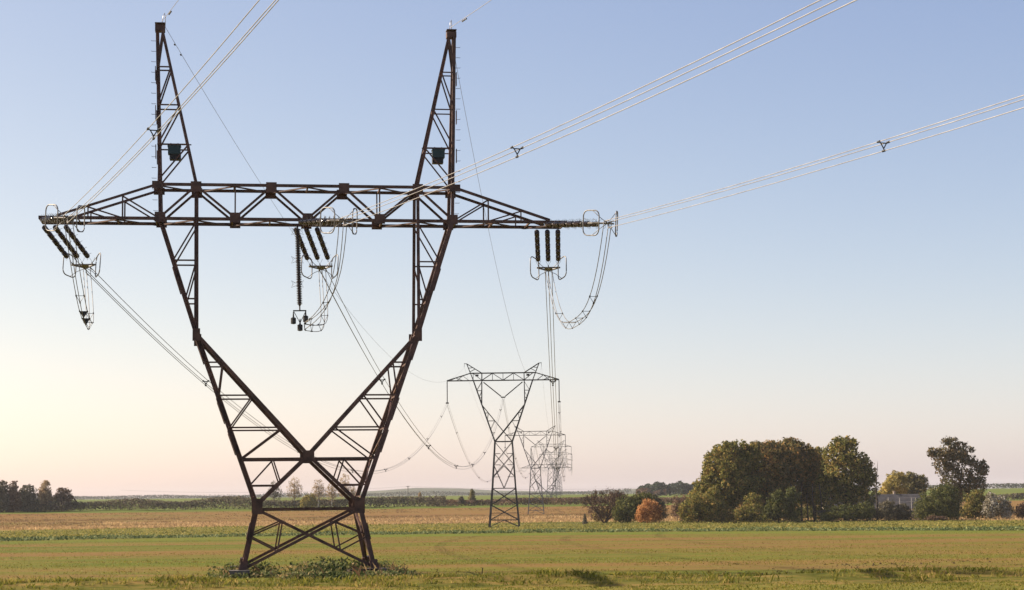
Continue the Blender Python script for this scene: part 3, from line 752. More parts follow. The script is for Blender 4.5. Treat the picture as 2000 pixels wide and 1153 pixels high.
# earth wires
for g, nm in ((-1, 'left'), (1, 'right')):
    top = L1(g * 8.3, 0, 31.55)
    dh = Vector((math.sin(H_IN), -math.cos(H_IN), 0))
    r = empty('earth_wire', top, 0, label='single bright wire rising towards the viewer from the %s mast top' % nm, cat='power line', group='near earth wires')
    MB().tube([dh * t + Vector((0, 0, -.035 * t + .00035 * t * t)) for t in np.linspace(0, 300, 50)], .016, 6).build('conductor', M['alu'], r, True)
    m = MB(); m.tube([(0, 0, -.1), (.05, .1, .35), (.1, .25, .55), (.12, .45, .3), (.1, .5, -.2)], .018, 5); m.build('bonding_loop', M['alu'], r, True)
    for t in (2.6, 2.9, 3.2): MB().lathe([(-.1, .02), (-.08, .05), (.08, .05), (.1, .02)], 6, (dh * t + Vector((0, 0, -.1 - .035 * t)), dh)).build('vibration_damper', M['galv'], r)
    end = T2 + Vector((g * 9.7 * math.cos(HEAD), g * 9.7 * math.sin(HEAD), 40.2))
    r = empty('earth_wire', top, 0, label='thin dark wire sagging from the %s mast top to the second pylon' % nm, cat='power line', group='far earth wires')
    MB().tube([p - top for p in parabola(top, end, 10.6, 44)], .013, 5).build('conductor', M['shadealu'], r, True)
    dd = parabola(top, end, 10.6, 200)
    for k in (2, 3): MB().lathe([(-.14, .02), (-.1, .045), (.1, .045), (.14, .02)], 6, (dd[k] - top + Vector((0, 0, -.1)), fwd)).build('vibration_damper', M['darkfit'], r)
    A, B = T2, T3
    r = empty('earth_wire', A + Vector((g * 9.7, 0, 40.2)), 0, label='faint %s top wire running on from the second pylon to the third' % nm, cat='power line', group='faint far earth wires')
    MB().tube([p - r.location for p in parabola(r.location, B + Vector((g * 9.7, 0, 40.2)), 12, 24)], .014, 5).build('conductor', M['shadealu'], r, True)
# equipment boxes on the masts
for g, nm in ((-1, 'left'), (1, 'right')):
    root = empty('equipment_box', L1(g * 7.52, -.72, 23.35), PSI, label='dark green louvred box mounted inside the %s mast' % nm, cat='box', group='boxes on the masts')
    MB().box((0, 0, .56), .70, .55, .44).box((0, 0, .80), .76, .62, .05).build('hood', M['green'], root)
    MB().box((g * -.04 if g > 0 else .06, .05, .18), .62, .45, .32).build('housing', M['louvre'], root)
    for i in range(5): MB().box((0, -.19, .06 + i * .06), .56, .03, .022).build('slat', M['louvre'], root)
    for sx in (-.2, .2): MB().bar((sx, 0, .8), (sx, .05, 1.0), .05).build('bracket', M['steel'], root)
    MB().bar((-.95, .1, .93), (.95, .1, .93), .06).build('mounting_rail', M['steel'], root)
# beam and stake at the foot
p = L1(1.4, -6.4, 0)
tag(MB().bar(Vector((0, 0, 0)), Vector((3.3, .3, .02)), .26, .30).bar((1.9, -.45, .24), (3.4, .25, .27), .4, .12).build('timber_beam', M['wood']), 'dark rotted beam lying in the weeds at the pylon foot', 'beam').location = p + Vector((-1.3, 0, .14))
q = ground_px(941, 1128)
tag(MB().tube([(0, 0, -.1), (.02, 0, .25), (.05, .02, .5)], .03, 6).build('stake', M['wood']), 'thin dark stake standing alone near the field edge', 'stake').location = q

# ------------------------------------------------------------------ trees and bushes on the right
G = 'big trees of the right-hand clump'
tree('oak_tree', 'leftmost broad green-brown tree of the big clump', 'tree', 1418, 556,
     [(1418, 925, 44, 58), (1400, 960, 42, 48), (1438, 890, 36, 27), (1390, 912, 20, 28), (1445, 950, 42, 52), (1462, 895, 26, 28), (1375, 975, 30, 32)], 'oak', 11, .68, 1.75, .55, G)
tree('oak_tree', 'bronze-topped tree second from left in the big clump', 'tree', 1490, 562,
     [(1490, 920, 42, 52), (1480, 882, 28, 18), (1470, 960, 38, 46), (1510, 965, 40, 44), (1508, 890, 32, 28)], 'oakbrown', 12, .68, 1.7, .5, G)
tree('oak_tree', 'brown-crested tree in the middle of the big clump', 'tree', 1548, 568,
     [(1545, 905, 42, 46), (1540, 872, 22, 17), (1530, 945, 42, 48), (1560, 955, 36, 42), (1575, 900, 26, 30)], 'oakbrown', 13, .68, 1.7, .5, G)
tree('oak_tree', 'lower dark tree filling the gap before the tallest clump tree', 'tree', 1592, 574,
     [(1592, 925, 30, 45), (1590, 960, 34, 34), (1598, 898, 18, 24), (1610, 935, 22, 34)], 'oak', 14, .66, 1.7, .4, G)
tree('oak_tree', 'tallest dark round-topped tree at the right of the big clump', 'tree', 1652, 560,
     [(1650, 897, 42, 40), (1650, 872, 28, 19), (1655, 935, 50, 42), (1640, 975, 48, 40), (1680, 962, 36, 48), (1690, 925, 20, 26), (1615, 945, 20, 34)], 'oak', 15, .68, 1.55, .55, G, gap=.12, inner=.2)
GB = 'bushes at the foot of the clump'
tree('bush', 'low spreading bush at the left foot of the big clump', 'bush', 1362, 545, [(1362, 988, 34, 26), (1345, 998, 22, 20), (1390, 985, 30, 32), (1400, 1000, 36, 18)], 'oak', 16, .45, 2.6, .15, GB)
tree('bush', 'rounded olive bush in front of the clump centre', 'bush', 1472, 540, [(1472, 990, 22, 26), (1455, 1003, 24, 14)], 'oak', 17, .5, 2.2, .14, GB)
tree('bush', 'leafy bush beside bare trunks in the clump', 'bush', 1520, 545, [(1520, 985, 26, 28), (1505, 1002, 20, 16), (1545, 970, 22, 20)], 'deep', 18, .5, 2.2, .14, GB)
tree('bush', 'dark low bush under the tallest clump tree', 'bush', 1650, 545, [(1650, 1003, 40, 16), (1690, 1000, 24, 20), (1615, 1010, 18, 10)], 'deep', 19, .42, 2.4, .14, GB)
tree('bush', 'dark brown bush at the right foot of the tallest tree', 'bush', 1735, 545, [(1735, 1000, 28, 22), (1762, 1002, 20, 19)], 'greyscrub', 20, .4, 2.6, .14, GB)
for i, (px, w) in enumerate(((1566, .28), (1578, .2), (1590, .24), (1550, .34), (1605, .22))):
    b = on_ground(px, 552 + i); r = empty('bare_tree', b, 0, label=['slender bare-stemmed tree, second of the row under the clump', 'thinnest bare stem, third of the row under the clump', 'slim bare stem, fourth of the row under the clump', 'thickest bare stem, leftmost of the row under the clump', 'rightmost bare stem of the row under the clump'][i], cat='tree', group='bare-stemmed trees under the clump')
    rg = np.random.default_rng(60 + i); m = MB(); m.tube([(0, 0, -.3), (rg.normal(0, .1), 0, 3), (rg.normal(0, .25), .1, 7), (rg.normal(0, .4), .2, 11)], [w * 1.2, w, w * .8, w * .4], 7); m.build('trunk', M['bark'], r, True)
# dead stem
b = on_ground(1713, 543); r = empty('dead_tree', b, 0, label='thin dead black stem at the right of the big clump', cat='tree')
m = MB(); m.tube([(0, 0, -.3), (.1, 0, 5), (-.05, 0, 10), (.35, 0, 14), (.6, 0, 16.6)], [.28, .24, .18, .10, .03], 7); m.build('trunk', M['bark'], r, True)
for z, dx, dz in ((9, -1.3, 1.6), (11, .9, 1.4), (12.5, -.8, 1.2), (13.5, .7, 1.0), (7.5, 1.2, 1.0)):
    MB().tube([(0, 0, z), (dx * .5, .1, z + dz * .4), (dx, .2, z + dz)], [.07, .05, .02], 5).build('branch', M['bark'], r, True)
# yellow trees behind the barn
GY2 = 'yellowing trees behind the barn'
tree('yellow_tree', 'bright yellow rounded tree behind the barn roof', 'tree', 1748, 700, [(1748, 950, 26, 28), (1735, 960, 18, 22), (1758, 935, 14, 14)], 'yellow', 21, .6, 1.9, .3, GY2)
tree('yellow_tree', 'duller yellow-green tree right of the bright yellow one', 'tree', 1788, 705, [(1788, 950, 24, 24), (1778, 935, 14, 14), (1800, 945, 14, 18), (1775, 965, 22, 22)], 'olive', 22, .6, 1.9, .3, GY2)
# tall loose tree
tree('tall_tree', 'tall loose bronze-green tree standing above the farm', 'tree', 1868, 600,
     [(1858, 880, 30, 26), (1845, 905, 24, 28), (1880, 890, 28, 26), (1822, 885, 12, 12), (1858, 940, 24, 38), (1895, 925, 32, 30), (1920, 915, 12, 18), (1905, 950, 24, 20), (1875, 965, 24, 20)], 'tallbrown', 23, .62, 1.5, .45, gap=.2, inner=.14)
tree('bush', 'dense dark green round bush right of the barn', 'bush', 1832, 540, [(1832, 985, 42, 36), (1815, 995, 34, 26), (1850, 965, 28, 26), (1855, 1000, 26, 20)], 'deep', 24, .42, 2.7, .2, 'bushes by the farm')
tree('bush', 'olive yellow bush between dark bush and silvery shrub', 'bush', 1905, 548, [(1905, 985, 24, 28), (1912, 968, 16, 12), (1890, 1000, 18, 16)], 'oak', 25, .45, 2.2, .15, 'bushes by the farm')
tree('bush', 'silvery white seed-headed shrub near the right edge', 'bush', 1950, 545, [(1950, 988, 26, 22), (1935, 975, 16, 16), (1965, 995, 16, 16), (1930, 995, 14, 18)], 'silver', 26, .4, 2.6, .12, 'bushes by the farm')
tree('bush', 'brownish olive bush cut by the right picture edge', 'bush', 1995, 545, [(1998, 1000, 20, 16), (2015, 992, 20, 22)], 'brownbush', 27, .4, 2.6, .12, 'bushes by the farm')
tree('bush', 'small reddish scrub patch before the dark green bush', 'bush', 1822, 530, [(1822, 1013, 14, 6), (1840, 1014, 10, 5)], 'brownbush', 28, .32, 2.8, .05, 'bushes by the farm')
# left-of-clump bushes
tree('bush', 'dark green bush behind the orange one', 'bush', 1232, 560, [(1225, 992, 30, 24), (1245, 978, 26, 18), (1215, 1002, 22, 14), (1262, 985, 24, 24)], 'deep', 31, .42, 2.6, .15, 'bushes by the field corner')
tree('bush', 'round orange autumn bush', 'bush', 1265, 548, [(1266, 995, 22, 23), (1281, 1000, 15, 17), (1252, 1001, 13, 15), (1270, 985, 15, 12)], 'orange', 32, .34, 2.6, .1, 'bushes by the field corner', gap=.12)
tree('bush', 'grey-green bush at the right of the orange one', 'bush', 1288, 560, [(1288, 995, 18, 20), (1280, 975, 14, 14)], 'greyscrub', 33, .4, 2.4, .1, 'bushes by the field corner')
tree('bush', 'small yellow-leaved bush under the bare tree', 'bush', 1178, 575, [(1178, 1000, 14, 10), (1165, 1000, 10, 10)], 'yellow', 34, .35, 1.6, .06, 'bushes by the field corner')
tree('bush', 'thin pale bush between hedge and big clump', 'bush', 1322, 620, [(1322, 985, 14, 18), (1335, 978, 12, 16)], 'brownbush', 35, .42, 1.6, .1, 'bushes by the field corner', gap=.2)
# bare tree
def bare_tree(name, label, px, Y, h, spread, seed, leafk=None, nleaf=0, lean=0.0, group=None, r0=.28, depth=5):
    rng = np.random.default_rng(seed); b = on_ground(px, Y); root = empty(name, b, 0, label=label, cat='tree', group=group)
    m = MB(); tips = []
    def grow(p, d, L, r, lv):
        q = p + d * L + Vector((rng.normal(0, .06), rng.normal(0, .06), .03)) * L
        m.tube([p, p.lerp(q, .5) + Vector((rng.normal(0, .03), rng.normal(0, .03), 0)) * L, q], [r, r * .8, r * .62], 5 if lv > 2 else 4)
        tips.append((q, d))
        if lv == 0: return
        for _ in range(3 if lv > 1 else 4):
            nd = (d + Vector(tuple(rng.normal(0, spread, 3))) + Vector((0, 0, .12))).normalized()
            grow(p.lerp(q, rng.uniform(.55, 1.0)), nd, L * rng.uniform(.62, .85), max(.04, r * .58), lv - 1)
    for _ in range(4):
        grow(Vector((0, 0, -.2)), (Vector((rng.normal(lean, .45), rng.normal(0, .4), 1))).normalized(), h * .30, r0, depth - 1)
    m.build('trunk', M['twig'], root)
    if nleaf:
        T = np.array([tuple(t[0]) for t in tips]); idx = rng.integers(len(T), size=nleaf); P = T[idx] + rng.normal(0, .45, (nleaf, 3)); P = P[P[:, 2] > .2]
        V, Fc = cards(P, unit(rng, len(P)), .32, rng); link('crown', np_mesh('crown', V, Fc), M[leafk], root)
    return root
bare_tree('bare_tree', 'leafless brown twiggy tree left of the orange bush', 1180, 570, 13.5, .36, 41, 'brownbush', 1500, 0.0, None, .26, 6)
tree('bush', 'grey scrub round the foot of the bare tree', 'bush', 1185, 572, [(1190, 985, 22, 20), (1165, 985, 18, 20), (1205, 975, 14, 16)], 'brownbush', 42, .4, 1.5, .1, 'bushes by the field corner', gap=.25)
# small conifer
b = on_ground(1142, 540); r = empty('young_spruce', b, 0, label='small dark young conifer standing alone in dry grass', cat='tree')
rng = np.random.default_rng(43); P = []; N = []
for i in range(12):
    z = .15 + i * .24; rad = .95 * (1 - i / 12.5) + .08; n = int(95 * rad) + 14; a = rng.uniform(0, 6.28, n); rr = rad * np.sqrt(rng.uniform(.05, 1, n))
    P.append(np.stack([rr * np.cos(a), rr * np.sin(a), z - rr * .25 + rng.normal(0, .06, n)], 1)); N.append(np.stack([np.cos(a), np.sin(a), .6 + 0 * a], 1))
V, Fc = cards(np.concatenate(P), np.concatenate(N), .22, rng, 1.5); link('crown', np_mesh('crown', V, Fc), M['greyscrub'], r)
MB().tube([(0, 0, -.1), (0, 0, 2.9)], [.07, .02], 6).build('trunk', M['bark'], r)

# ------------------------------------------------------------------ barn and white frame fence
c = at(1700, 1000, 640); g0 = gz(c.x, 640)
x0, x1 = at(1612, 1000, 640).x, at(1812, 1000, 640).x
zr = at(1760, 966, 648).z; ze = at(1760, 993, 640).z
barn = empty('barn', ((x0 + x1) / 2, 645, g0), 0, label='long grey-roofed barn half hidden by the trees', cat='building')
L = (x1 - x0) / 2; zr -= g0; ze -= g0
MB().box((0, 0, ze / 2 - .1), 2 * L, 9.0, ze + .2).add([(-L, -4.5, ze), (-L, 4.5, ze), (-L, 0, zr - .1), (-L + .3, -4.5, ze), (-L + .3, 4.5, ze), (-L + .3, 0, zr - .1)], [(0, 2, 1), (3, 4, 5), (0, 3, 5, 2), (1, 2, 5, 4)]).build('wall', M['render'], barn)
rf = MB()
for s in (-1, 1):
    a, b_ = Vector((0, s * 5.1, ze - .25)), Vector((0, 0, zr)); up = Vector((0, 0, .14))
    v = [Vector((-L - .4, a.y, a.z)), Vector((L + .4, a.y, a.z)), Vector((L + .4, 0, zr)), Vector((-L - .4, 0, zr))]
    rf.add(v + [p_ + up for p_ in v], [(0, 1, 2, 3), (7, 6, 5, 4), (0, 4, 5, 1), (1, 5, 6, 2), (2, 6, 7, 3), (3, 7, 4, 0)])
rfo = rf.build('roof', M['roof'], barn)
for xs in (at(1748, 1000, 645).x, at(1640, 1000, 645).x): MB().box((xs - barn.location.x, .4, zr + .45), .7, .6, 1.3).box((xs - barn.location.x, .4, zr + 1.15), .85, .75, .12).build('chimney', M['render'], rfo)
for i in range(6):
    xs = -L + 3 + i * (2 * L - 6) / 5; w = MB().box((xs, -4.52, ze * .5), 1.3, .1, 1.2).build('window', M['whitewood'], barn)
    for sx in (-.31, .31): MB().box((xs + sx, -4.58, ze * .5), .5, .04, .98).build('pane', M['glass'], w)
fr = empty('frame_fence', on_ground(1735, 600), 0, label='thin white post and rail frame before the barn roof', cat='fence')
o = fr.location
for px in (1735, 1757, 1780, 1788):
    p = at(px, 972, 600) - o; MB().bar((p.x, 0, 0), (p.x, 0, p.z), .16).build('post', M['whitewood'], fr)
for py in (973, 981):
    a, b_ = at(1735, py, 599.9) - o, at(1790, py - 1, 599.9) - o; MB().bar((a.x, -.1, a.z), (b_.x, -.1, b_.z), .10).build('rail', M['whitewood'], fr)

# ------------------------------------------------------------------ trees on the left horizon, pole line
GL = 'pale thin trees along the stubble field'
for i, (px, top, w, mk) in enumerate(((622, 935, 18, 'birch'), (648, 938, 16, 'birch'), (674, 924, 17, 'birch'), (690, 944, 9, 'birch'), (575, 930, 20, 'birch'), (536, 938, 18, 'greyscrub'))):
    Y = 992 + i * 3; h = 988 - top
    tree('birch_tree', ['pale thin tree seen through the pylon bracing, next to the yellow bush', 'thin pale tree between two taller ones behind the pylon leg', 'tallest pale thin tree behind the right pylon leg', 'small sparse tree right of the tallest pale thin tree', 'pale thin tree behind the middle of the near pylon', 'greyish thin tree behind the left part of the near pylon'][i], 'tree', px, Y,
         [(px, top + h * .3, w * .62, h * .3), (px - w * .3, top + h * .5, w * .6, h * .28), (px + w * .35, top + h * .52, w * .55, h * .28), (px, top + h * .66, w * .7, h * .22)], mk, 70 + i, .5, .75, .3, GL, 'palebark', .3, .1)
tree('bush', 'rounded yellow-green bush left of the pale thin trees', 'bush', 606, 990, [(606, 975, 14, 11), (596, 978, 12, 9)], 'yellow', 78, .7, 1.4, .1)
for i, (px, top, w) in enumerate(((4, 936, 16), (26, 938, 14), (-24, 930, 20), (54, 946, 22), (88, 938, 16), (124, 952, 24), (-58, 936, 20))):
    h = 1000 - top
    tree('wood_tree', ['grey-brown tree of the far-left wood, at the picture edge', 'reddish-topped tree of the far-left wood, second from the edge', 'grey tree of the far-left wood just outside the left edge', 'third tree from the left edge in the far-left wood', 'fourth tree from the left edge in the far-left wood', 'last tree at the right end of the far-left wood', 'outermost tree of the far-left wood beyond the picture edge'][i], 'tree', px, 988 + 2 * i,
         [(px, top + h * .3, w * .8, h * .3), (px - w * .3, top + h * .55, w * .8, h * .3), (px + w * .3, top + h * .6, w * .8, h * .3), (px, top + h * .8, w * 1.2, h * .26), (px - w * .5, top + h * .88, w, h * .2)], ('greyscrub', 'brownbush', 'olive', 'greyscrub', 'birch', 'brownbush', 'olive')[i], 90 + i, .8, .9, .3, 'trees of the far-left wood', 'bark', .1)
for i, (px, top, w, Y, mk, lb) in enumerate(((922, 955, 9, 1010, 'olive', 'lone pointed pale tree left of the second pylon'), (852, 968, 7, 1000, 'hedge', 'small dark tree standing out of the hedge, right of the pole'), (820, 962, 6, 1040, 'birch', 'tiny pale sapling rising behind the hedge'), (901, 970, 9, 1002, 'hedge', 'round dark hedge tree near the second pylon'), (741, 967, 7, 1000, 'twigs', 'small bare tree in the hedge right of the near pylon'))):
    h = 986 - top
    if mk == 'twigs': bare_tree('hedge_tree', lb, px, Y, 6.5, .35, 120 + i, None, 0, 0, 'single trees along the hedge', .12, 4)
    else: tree('hedge_tree', lb, 'tree', px, Y, [(px, top + h * .35, w * .6, h * .36), (px, top + h * .65, w * .9, h * .3)], mk, 120 + i, .6, 1.8, .15, 'single trees along the hedge')
pole = empty('utility_pole', on_ground(797, 1060), 0, label='thin lone utility pole rising above the hedge', cat='pole')
pz = at(797, 949, 1060).z - pole.location.z
MB().tube([(0, 0, -.3), (0, 0, pz)], [.26, .18], 8).build('post', M['shadealu'], pole)
MB().bar((-.9, 0, pz - .5), (.9, 0, pz - .5), .2).build('crossbar', M['shadealu'], pole)
pt = pole.location + Vector((0, 0, pz - .3))
for nm, dx, ln in (('left', -1, 150), ('right', 1, 170)):
    tag(MB().tube([p_ - pt for p_ in parabola(pt, pt + Vector((dx * ln, 30 * dx, -.6)), 2.2, 16)], .035, 5).build('overhead_wire', M['shadealu']), 'hair-thin wire running %s from the lone utility pole' % nm, 'power line', 'low wires of the utility pole').location = pt

# ------------------------------------------------------------------ hedges and far woods (masses nobody could count)
def hedgerow(name, label, pts, hfun, wid, n, leaf, mat, seed):
    rng = np.random.default_rng(seed); pts = [Vector(p_) for p_ in pts]
    t = rng.uniform(0, len(pts) - 1.001, n); i = t.astype(int); f = t - i
    A = np.array([tuple(p_) for p_ in pts])
    C = A[i] * (1 - f[:, None]) + A[i + 1] * f[:, None]
    h = np.array([hfun(c_[0]) for c_ in C]); s = rng.uniform(0, 1, n)
    # rounded bushes: more leaves near the outer shell
    v = rng.normal(0, wid * .45, n); z = h * np.sqrt(s) * np.clip(1 - (np.abs(v) / (wid * 1.3)) ** 2, .2, 1)
    P = np.stack([C[:, 0] + rng.normal(0, .5, n), C[:, 1] + v, C[:, 2] + z], 1)
    N = np.stack([rng.normal(0, .6, n), -np.ones(n) * .4, z / (h + .1) + .2], 1)
    V, Fc = cards(P, N, leaf, rng, 1.1)
    return tag(link(name, np_mesh(name, V, Fc), M[mat]), label, 'hedge', kind='stuff')
def bumpy(seed, lo, hi, s):
    r = random.Random(seed); ph = [(r.uniform(.6, 2.2) * s, r.uniform(0, 6.28), r.uniform(.4, 1)) for _ in range(7)]
    def fn(x):
        v = sum(a * math.sin(x * k + p_) for k, p_, a in ph) / 3.2
        return lo + (hi - lo) * max(0, min(1, .5 + .5 * v))
    return fn
def row(Y, k0, k1, n=60, wig=6): return [(Y * (k0 + (k1 - k0) * i / n), Y + wig * math.sin(i * .8), gz(Y * (k0 + (k1 - k0) * i / n), Y)) for i in range(n + 1)]
hb = bumpy(5, 3.6, 6.6, .07)
hedgerow('hedgerow', 'brown scrubby hedge along the far side of the stubble field', row(998, -.42, -.035), hb, 5, 42000, .8, 'hedge', 201)
hedgerow('hedgerow', 'low purplish brown hedge behind the second pylon', row(1012, -.045, .16), bumpy(8, 3.0, 4.6, .06), 4, 20000, .8, 'brownbush', 202)
hedgerow('hedgerow', 'dark hedge line behind the big clump and the farm', row(1015, .14, .45), bumpy(9, 2.0, 4.0, .05), 4, 18000, .9, 'hedge', 203)
hedgerow('tree_line', 'bluish far line of trees below the hills on the left', row(4400, -.34, .06), bumpy(12, 2, 14, .011), 30, 12000, 3.0, 'wood_far', 204)
hedgerow('tree_line', 'second farther bluish tree line across the plain', row(6400, -.32, .34), bumpy(13, 3, 16, .007), 40, 12000, 4.0, 'wood_far', 205)
hedgerow('tree_line', 'low dark tree line beyond the right-hand green field', row(2400, .20, .42), bumpy(14, 4, 8, .02), 16, 8000, 2.0, 'wood_far', 206)
def woodh(x):
    a, b_ = at(1245, 960, 1750).x, at(1400, 960, 1750).x; t = (x - a) / (b_ - a)
    return 5 + 6.5 * min(1, max(0, t * 9)) + 1.2 * math.sin(x * .35) + .8 * math.sin(x * .9)
wa, wb = at(1245, 960, 1750).x / 1750, at(1420, 960, 1750).x / 1750
hedgerow('pine_wood', 'bluish pine wood on the rise left of the big clump', row(1750, wa, wb, 30), woodh, 14, 12000, 1.5, 'pine', 207)
ra, rb = at(1243, 960, 1735).x / 1735, at(1300, 960, 1735).x / 1735
hedgerow('wood_edge', 'reddish leafy edge at the left end of the pine wood', row(1735, ra, rb, 20), bumpy(17, 4, 8, .2), 6, 2200, 1.4, 'brownbush', 208)

ua, ub = at(1335, 1000, 548).x / 548, at(1560, 1000, 548).x / 548
hedgerow('undergrowth', 'leafy undergrowth along the left foot of the big clump', row(548, ua, ub, 30, 2), bumpy(21, 1.4, 3.2, .25), 4, 7000, .42, 'oak', 211)
ua, ub = at(1600, 1000, 552).x / 552, at(1800, 1000, 552).x / 552
hedgerow('undergrowth', 'dark shaded undergrowth below the tallest clump tree and barn', row(552, ua, ub, 30, 2), bumpy(22, 2.0, 4.2, .25), 5, 8000, .42, 'greyscrub', 212)
ua, ub = at(1540, 1000, 575).x / 575, at(1620, 1000, 575).x / 575
hedgerow('undergrowth', 'dim scrub behind the bare trunks of the clump', row(578, ua, ub, 30, 2), bumpy(23, 3.0, 5.2, .25), 5, 4000, .45, 'deep', 213)
# ------------------------------------------------------------------ grass, crop and weeds
def tufts(name, label, C, h, spread, nb, mat, seed, wid=.03, kind='stuff'):
    """blades: thin triangles fanning out of each centre"""
    rng = np.random.default_rng(seed); n = len(C)
    base = np.repeat(C, nb, 0) + np.c_[rng.normal(0, spread, (n * nb, 2)), np.zeros(n * nb)]
    a = rng.uniform(0, 6.28, n * nb); hh = np.repeat(h, nb) * rng.uniform(.5, 1.2, n * nb); w = wid * rng.uniform(.6, 1.4, n * nb)
    lean = rng.normal(0, .45, (n * nb, 2)) * hh[:, None]
    d = np.stack([np.cos(a), np.sin(a), 0 * a], 1) * w[:, None]
    tip = base + np.c_[lean, hh]; midp = base + np.c_[lean * .35, hh * .6]
    V = np.stack([base - d, base + d, midp + d * .8, tip], 1).reshape(-1, 3)
    Fq = np.arange(len(V)).reshape(-1, 4)
    return tag(link(name, np_mesh(name, V, Fq), M[mat]), label, 'grass', kind=kind)
def scatter(rng, n, ylo, yhi, k=.36, dens=None):
    y = rng.uniform(0, 1, n) ** 1.0; kk = rng.uniform(-k, k, n); out = []
    for t, q in zip(y, kk):
        a, b_ = ylo(q) if callable(ylo) else ylo, yhi(q) if callable(yhi) else yhi
        Y = a + (b_ - a) * t; X = q * (Y + 30)
        if dens and rng.uniform() > dens(X, Y): continue
        out.append((X, Y, gz(X, Y)))
    return np.array(out)
def kx(X, Y): return X / (Y + 200)
rng = np.random.default_rng(301)
C = scatter(rng, 5200, 94.2, 100.8, .36, lambda x, y: .35 + .65 * math.exp(-((y - 97.3 - 1.0 * wob(x, 0, .12)) / 1.4) ** 2) if wob(x, y, .3, 1) > -.55 else .12)
C[:, 2] += [hump(x, y) for x, y, _ in C]
tufts('bank_grass', 'ragged grass tufts along the near field bank', C, .10 + .16 * rng.uniform(0, 1, len(C)) ** 2 + .10 * (np.sin(C[:, 0] * .7) > .5), .16, 9, 'grass', 302, .024)
C = scatter(rng, 5000, 82, 94.5, .36)
C[:, 2] += [hump(x, y) if y > 90.5 else 0 for x, y, _ in C]
tufts('verge_grass', 'short grass blades on the foreground verge', C, .05 + .06 * rng.uniform(0, 1, len(C)), .22, 8, 'grass', 303, .022)
C = scatter(rng, 9000, 100.5, 190, .36, lambda x, y: (.95 if wob(x, y * 3, .035, 4) + .5 * wob(x, y * 4, .11, 2) > -.1 else .3) * min(1, 130 / y))
tufts('seedlings', 'thin green cereal shoots on the near part of the field', C, .05 + .05 * rng.uniform(0, 1, len(C)), .45, 7, 'grass', 304, .022)
M['clod'] = leafmat('field_soil_and_shoots', [(.05, (.085, .055, .024)), (.35, (.15, .095, .035)), (.6, (.21, .145, .045)), (.8, (.15, .15, .026)), (1, (.22, .21, .045))], .3, 1.1)
def leafy(name, label, C, h, w, nl, leaf, mat, seed):
    rng = np.random.default_rng(seed); n = len(C) * nl
    P = np.repeat(C, nl, 0); hh = np.repeat(h, nl)
    P = P + np.c_[rng.normal(0, w, (n, 2)), hh * rng.uniform(.1, 1.0, n)]
    V, Fc = cards(P, np.stack([rng.normal(0, .5, n), rng.normal(-.2, .5, n), np.ones(n)], 1), leaf, rng, 1.3)
    return tag(link(name, np_mesh(name, V, Fc), M[mat]), label, 'plants', kind='stuff')
C = scatter(rng, 30000, 100.8, 310, .34)
leafy('field_crumbs', 'small soil crumbs and sprouts speckling the sown field', C, .02 + .05 * rng.uniform(0, 1, len(C)) ** 2, .6, 3, .075, 'clod', 314)
# leafy crop: dense leaf clumps, taller and darker along the near rim
def leafy(name, label, C, h, w, nl, leaf, mat, seed):
    rng = np.random.default_rng(seed); n = len(C) * nl
    P = np.repeat(C, nl, 0); hh = np.repeat(h, nl)
    P = P + np.c_[rng.normal(0, w, (n, 2)), hh * rng.uniform(.1, 1.0, n)]
    V, Fc = cards(P, np.stack([rng.normal(0, .5, n), rng.normal(-.2, .5, n), np.ones(n)], 1), leaf, rng, 1.3)
    return tag(link(name, np_mesh(name, V, Fc), M[mat]), label, 'plants', kind='stuff')
ef = lambda q: e_field(q * .92) + .0
rng = np.random.default_rng(305)
def crop_pts(n, f0, f1, k=.34):
    out = []
    for _ in range(n):
        kk = rng.uniform(-k, k); a, b_ = e_field(kk), e_crop(kk); Y = a + (b_ - a) * (f0 + (f1 - f0) * rng.uniform()); X = kk * (Y + 200)
        if abs(X) > .33 * Y: continue
        out.append((X, Y, gz(X, Y)))
    return np.array(out)
C = crop_pts(5200, .0, .045); leafy('crop_rim', 'dark leafy edge of the tall crop strip', C, .34 + .30 * rng.uniform(0, 1, len(C)) + .16 * np.sin(C[:, 0] * .25) * np.sin(C[:, 0] * .09 + 1), .35, 6, .30, 'croprim', 306)
C = crop_pts(9000, .03, 1.0); leafy('leafy_crop', 'yellow-green leafy crop strip across the middle distance', C, .15 + .24 * rng.uniform(0, 1, len(C)), .7, 5, .38, 'crop', 307)
out = []
for _ in range(7000):
    kk = rng.uniform(-.34, .34); a, b_ = e_crop(kk), e_straw(kk); Y = a + (b_ - a) * rng.uniform(-.06, 1.0); X = kk * (Y + 200)
    if wob(X, Y, .05, 3) > -.3: out.append((X, Y, gz(X, Y)))
C = np.array(out)
tufts('dry_grass', 'tall pale dry grass behind the crop strip', C, .45 + .5 * rng.uniform(0, 1, len(C)), .7, 7, 'straw', 308, .10)
M['stubble'] = leafmat('brown_stubble_stalks', [(.05, (.13, .075, .038)), (.45, (.22, .13, .06)), (.75, (.27, .185, .08)), (1, (.20, .19, .06))], .3, 1.05)
out = []
for _ in range(15000):
    kk = rng.uniform(-.33, .2); a, b_ = e_straw(kk), e_brown(kk) - 6; Y = a + (b_ - a) * rng.uniform(); X = kk * (Y + 200)
    if abs(X) < .32 * Y and wob(X, Y * 2, .02, 5) + .6 * wob(X, Y * 2, .07, 1) > -.35: out.append((X, Y, gz(X, Y)))
C = np.array(out)
tufts('stubble', 'ragged reddish brown stalks over the stubble field', C, .25 + .35 * rng.uniform(0, 1, len(C)), .9, 5, 'stubble', 311, .16)
out = []
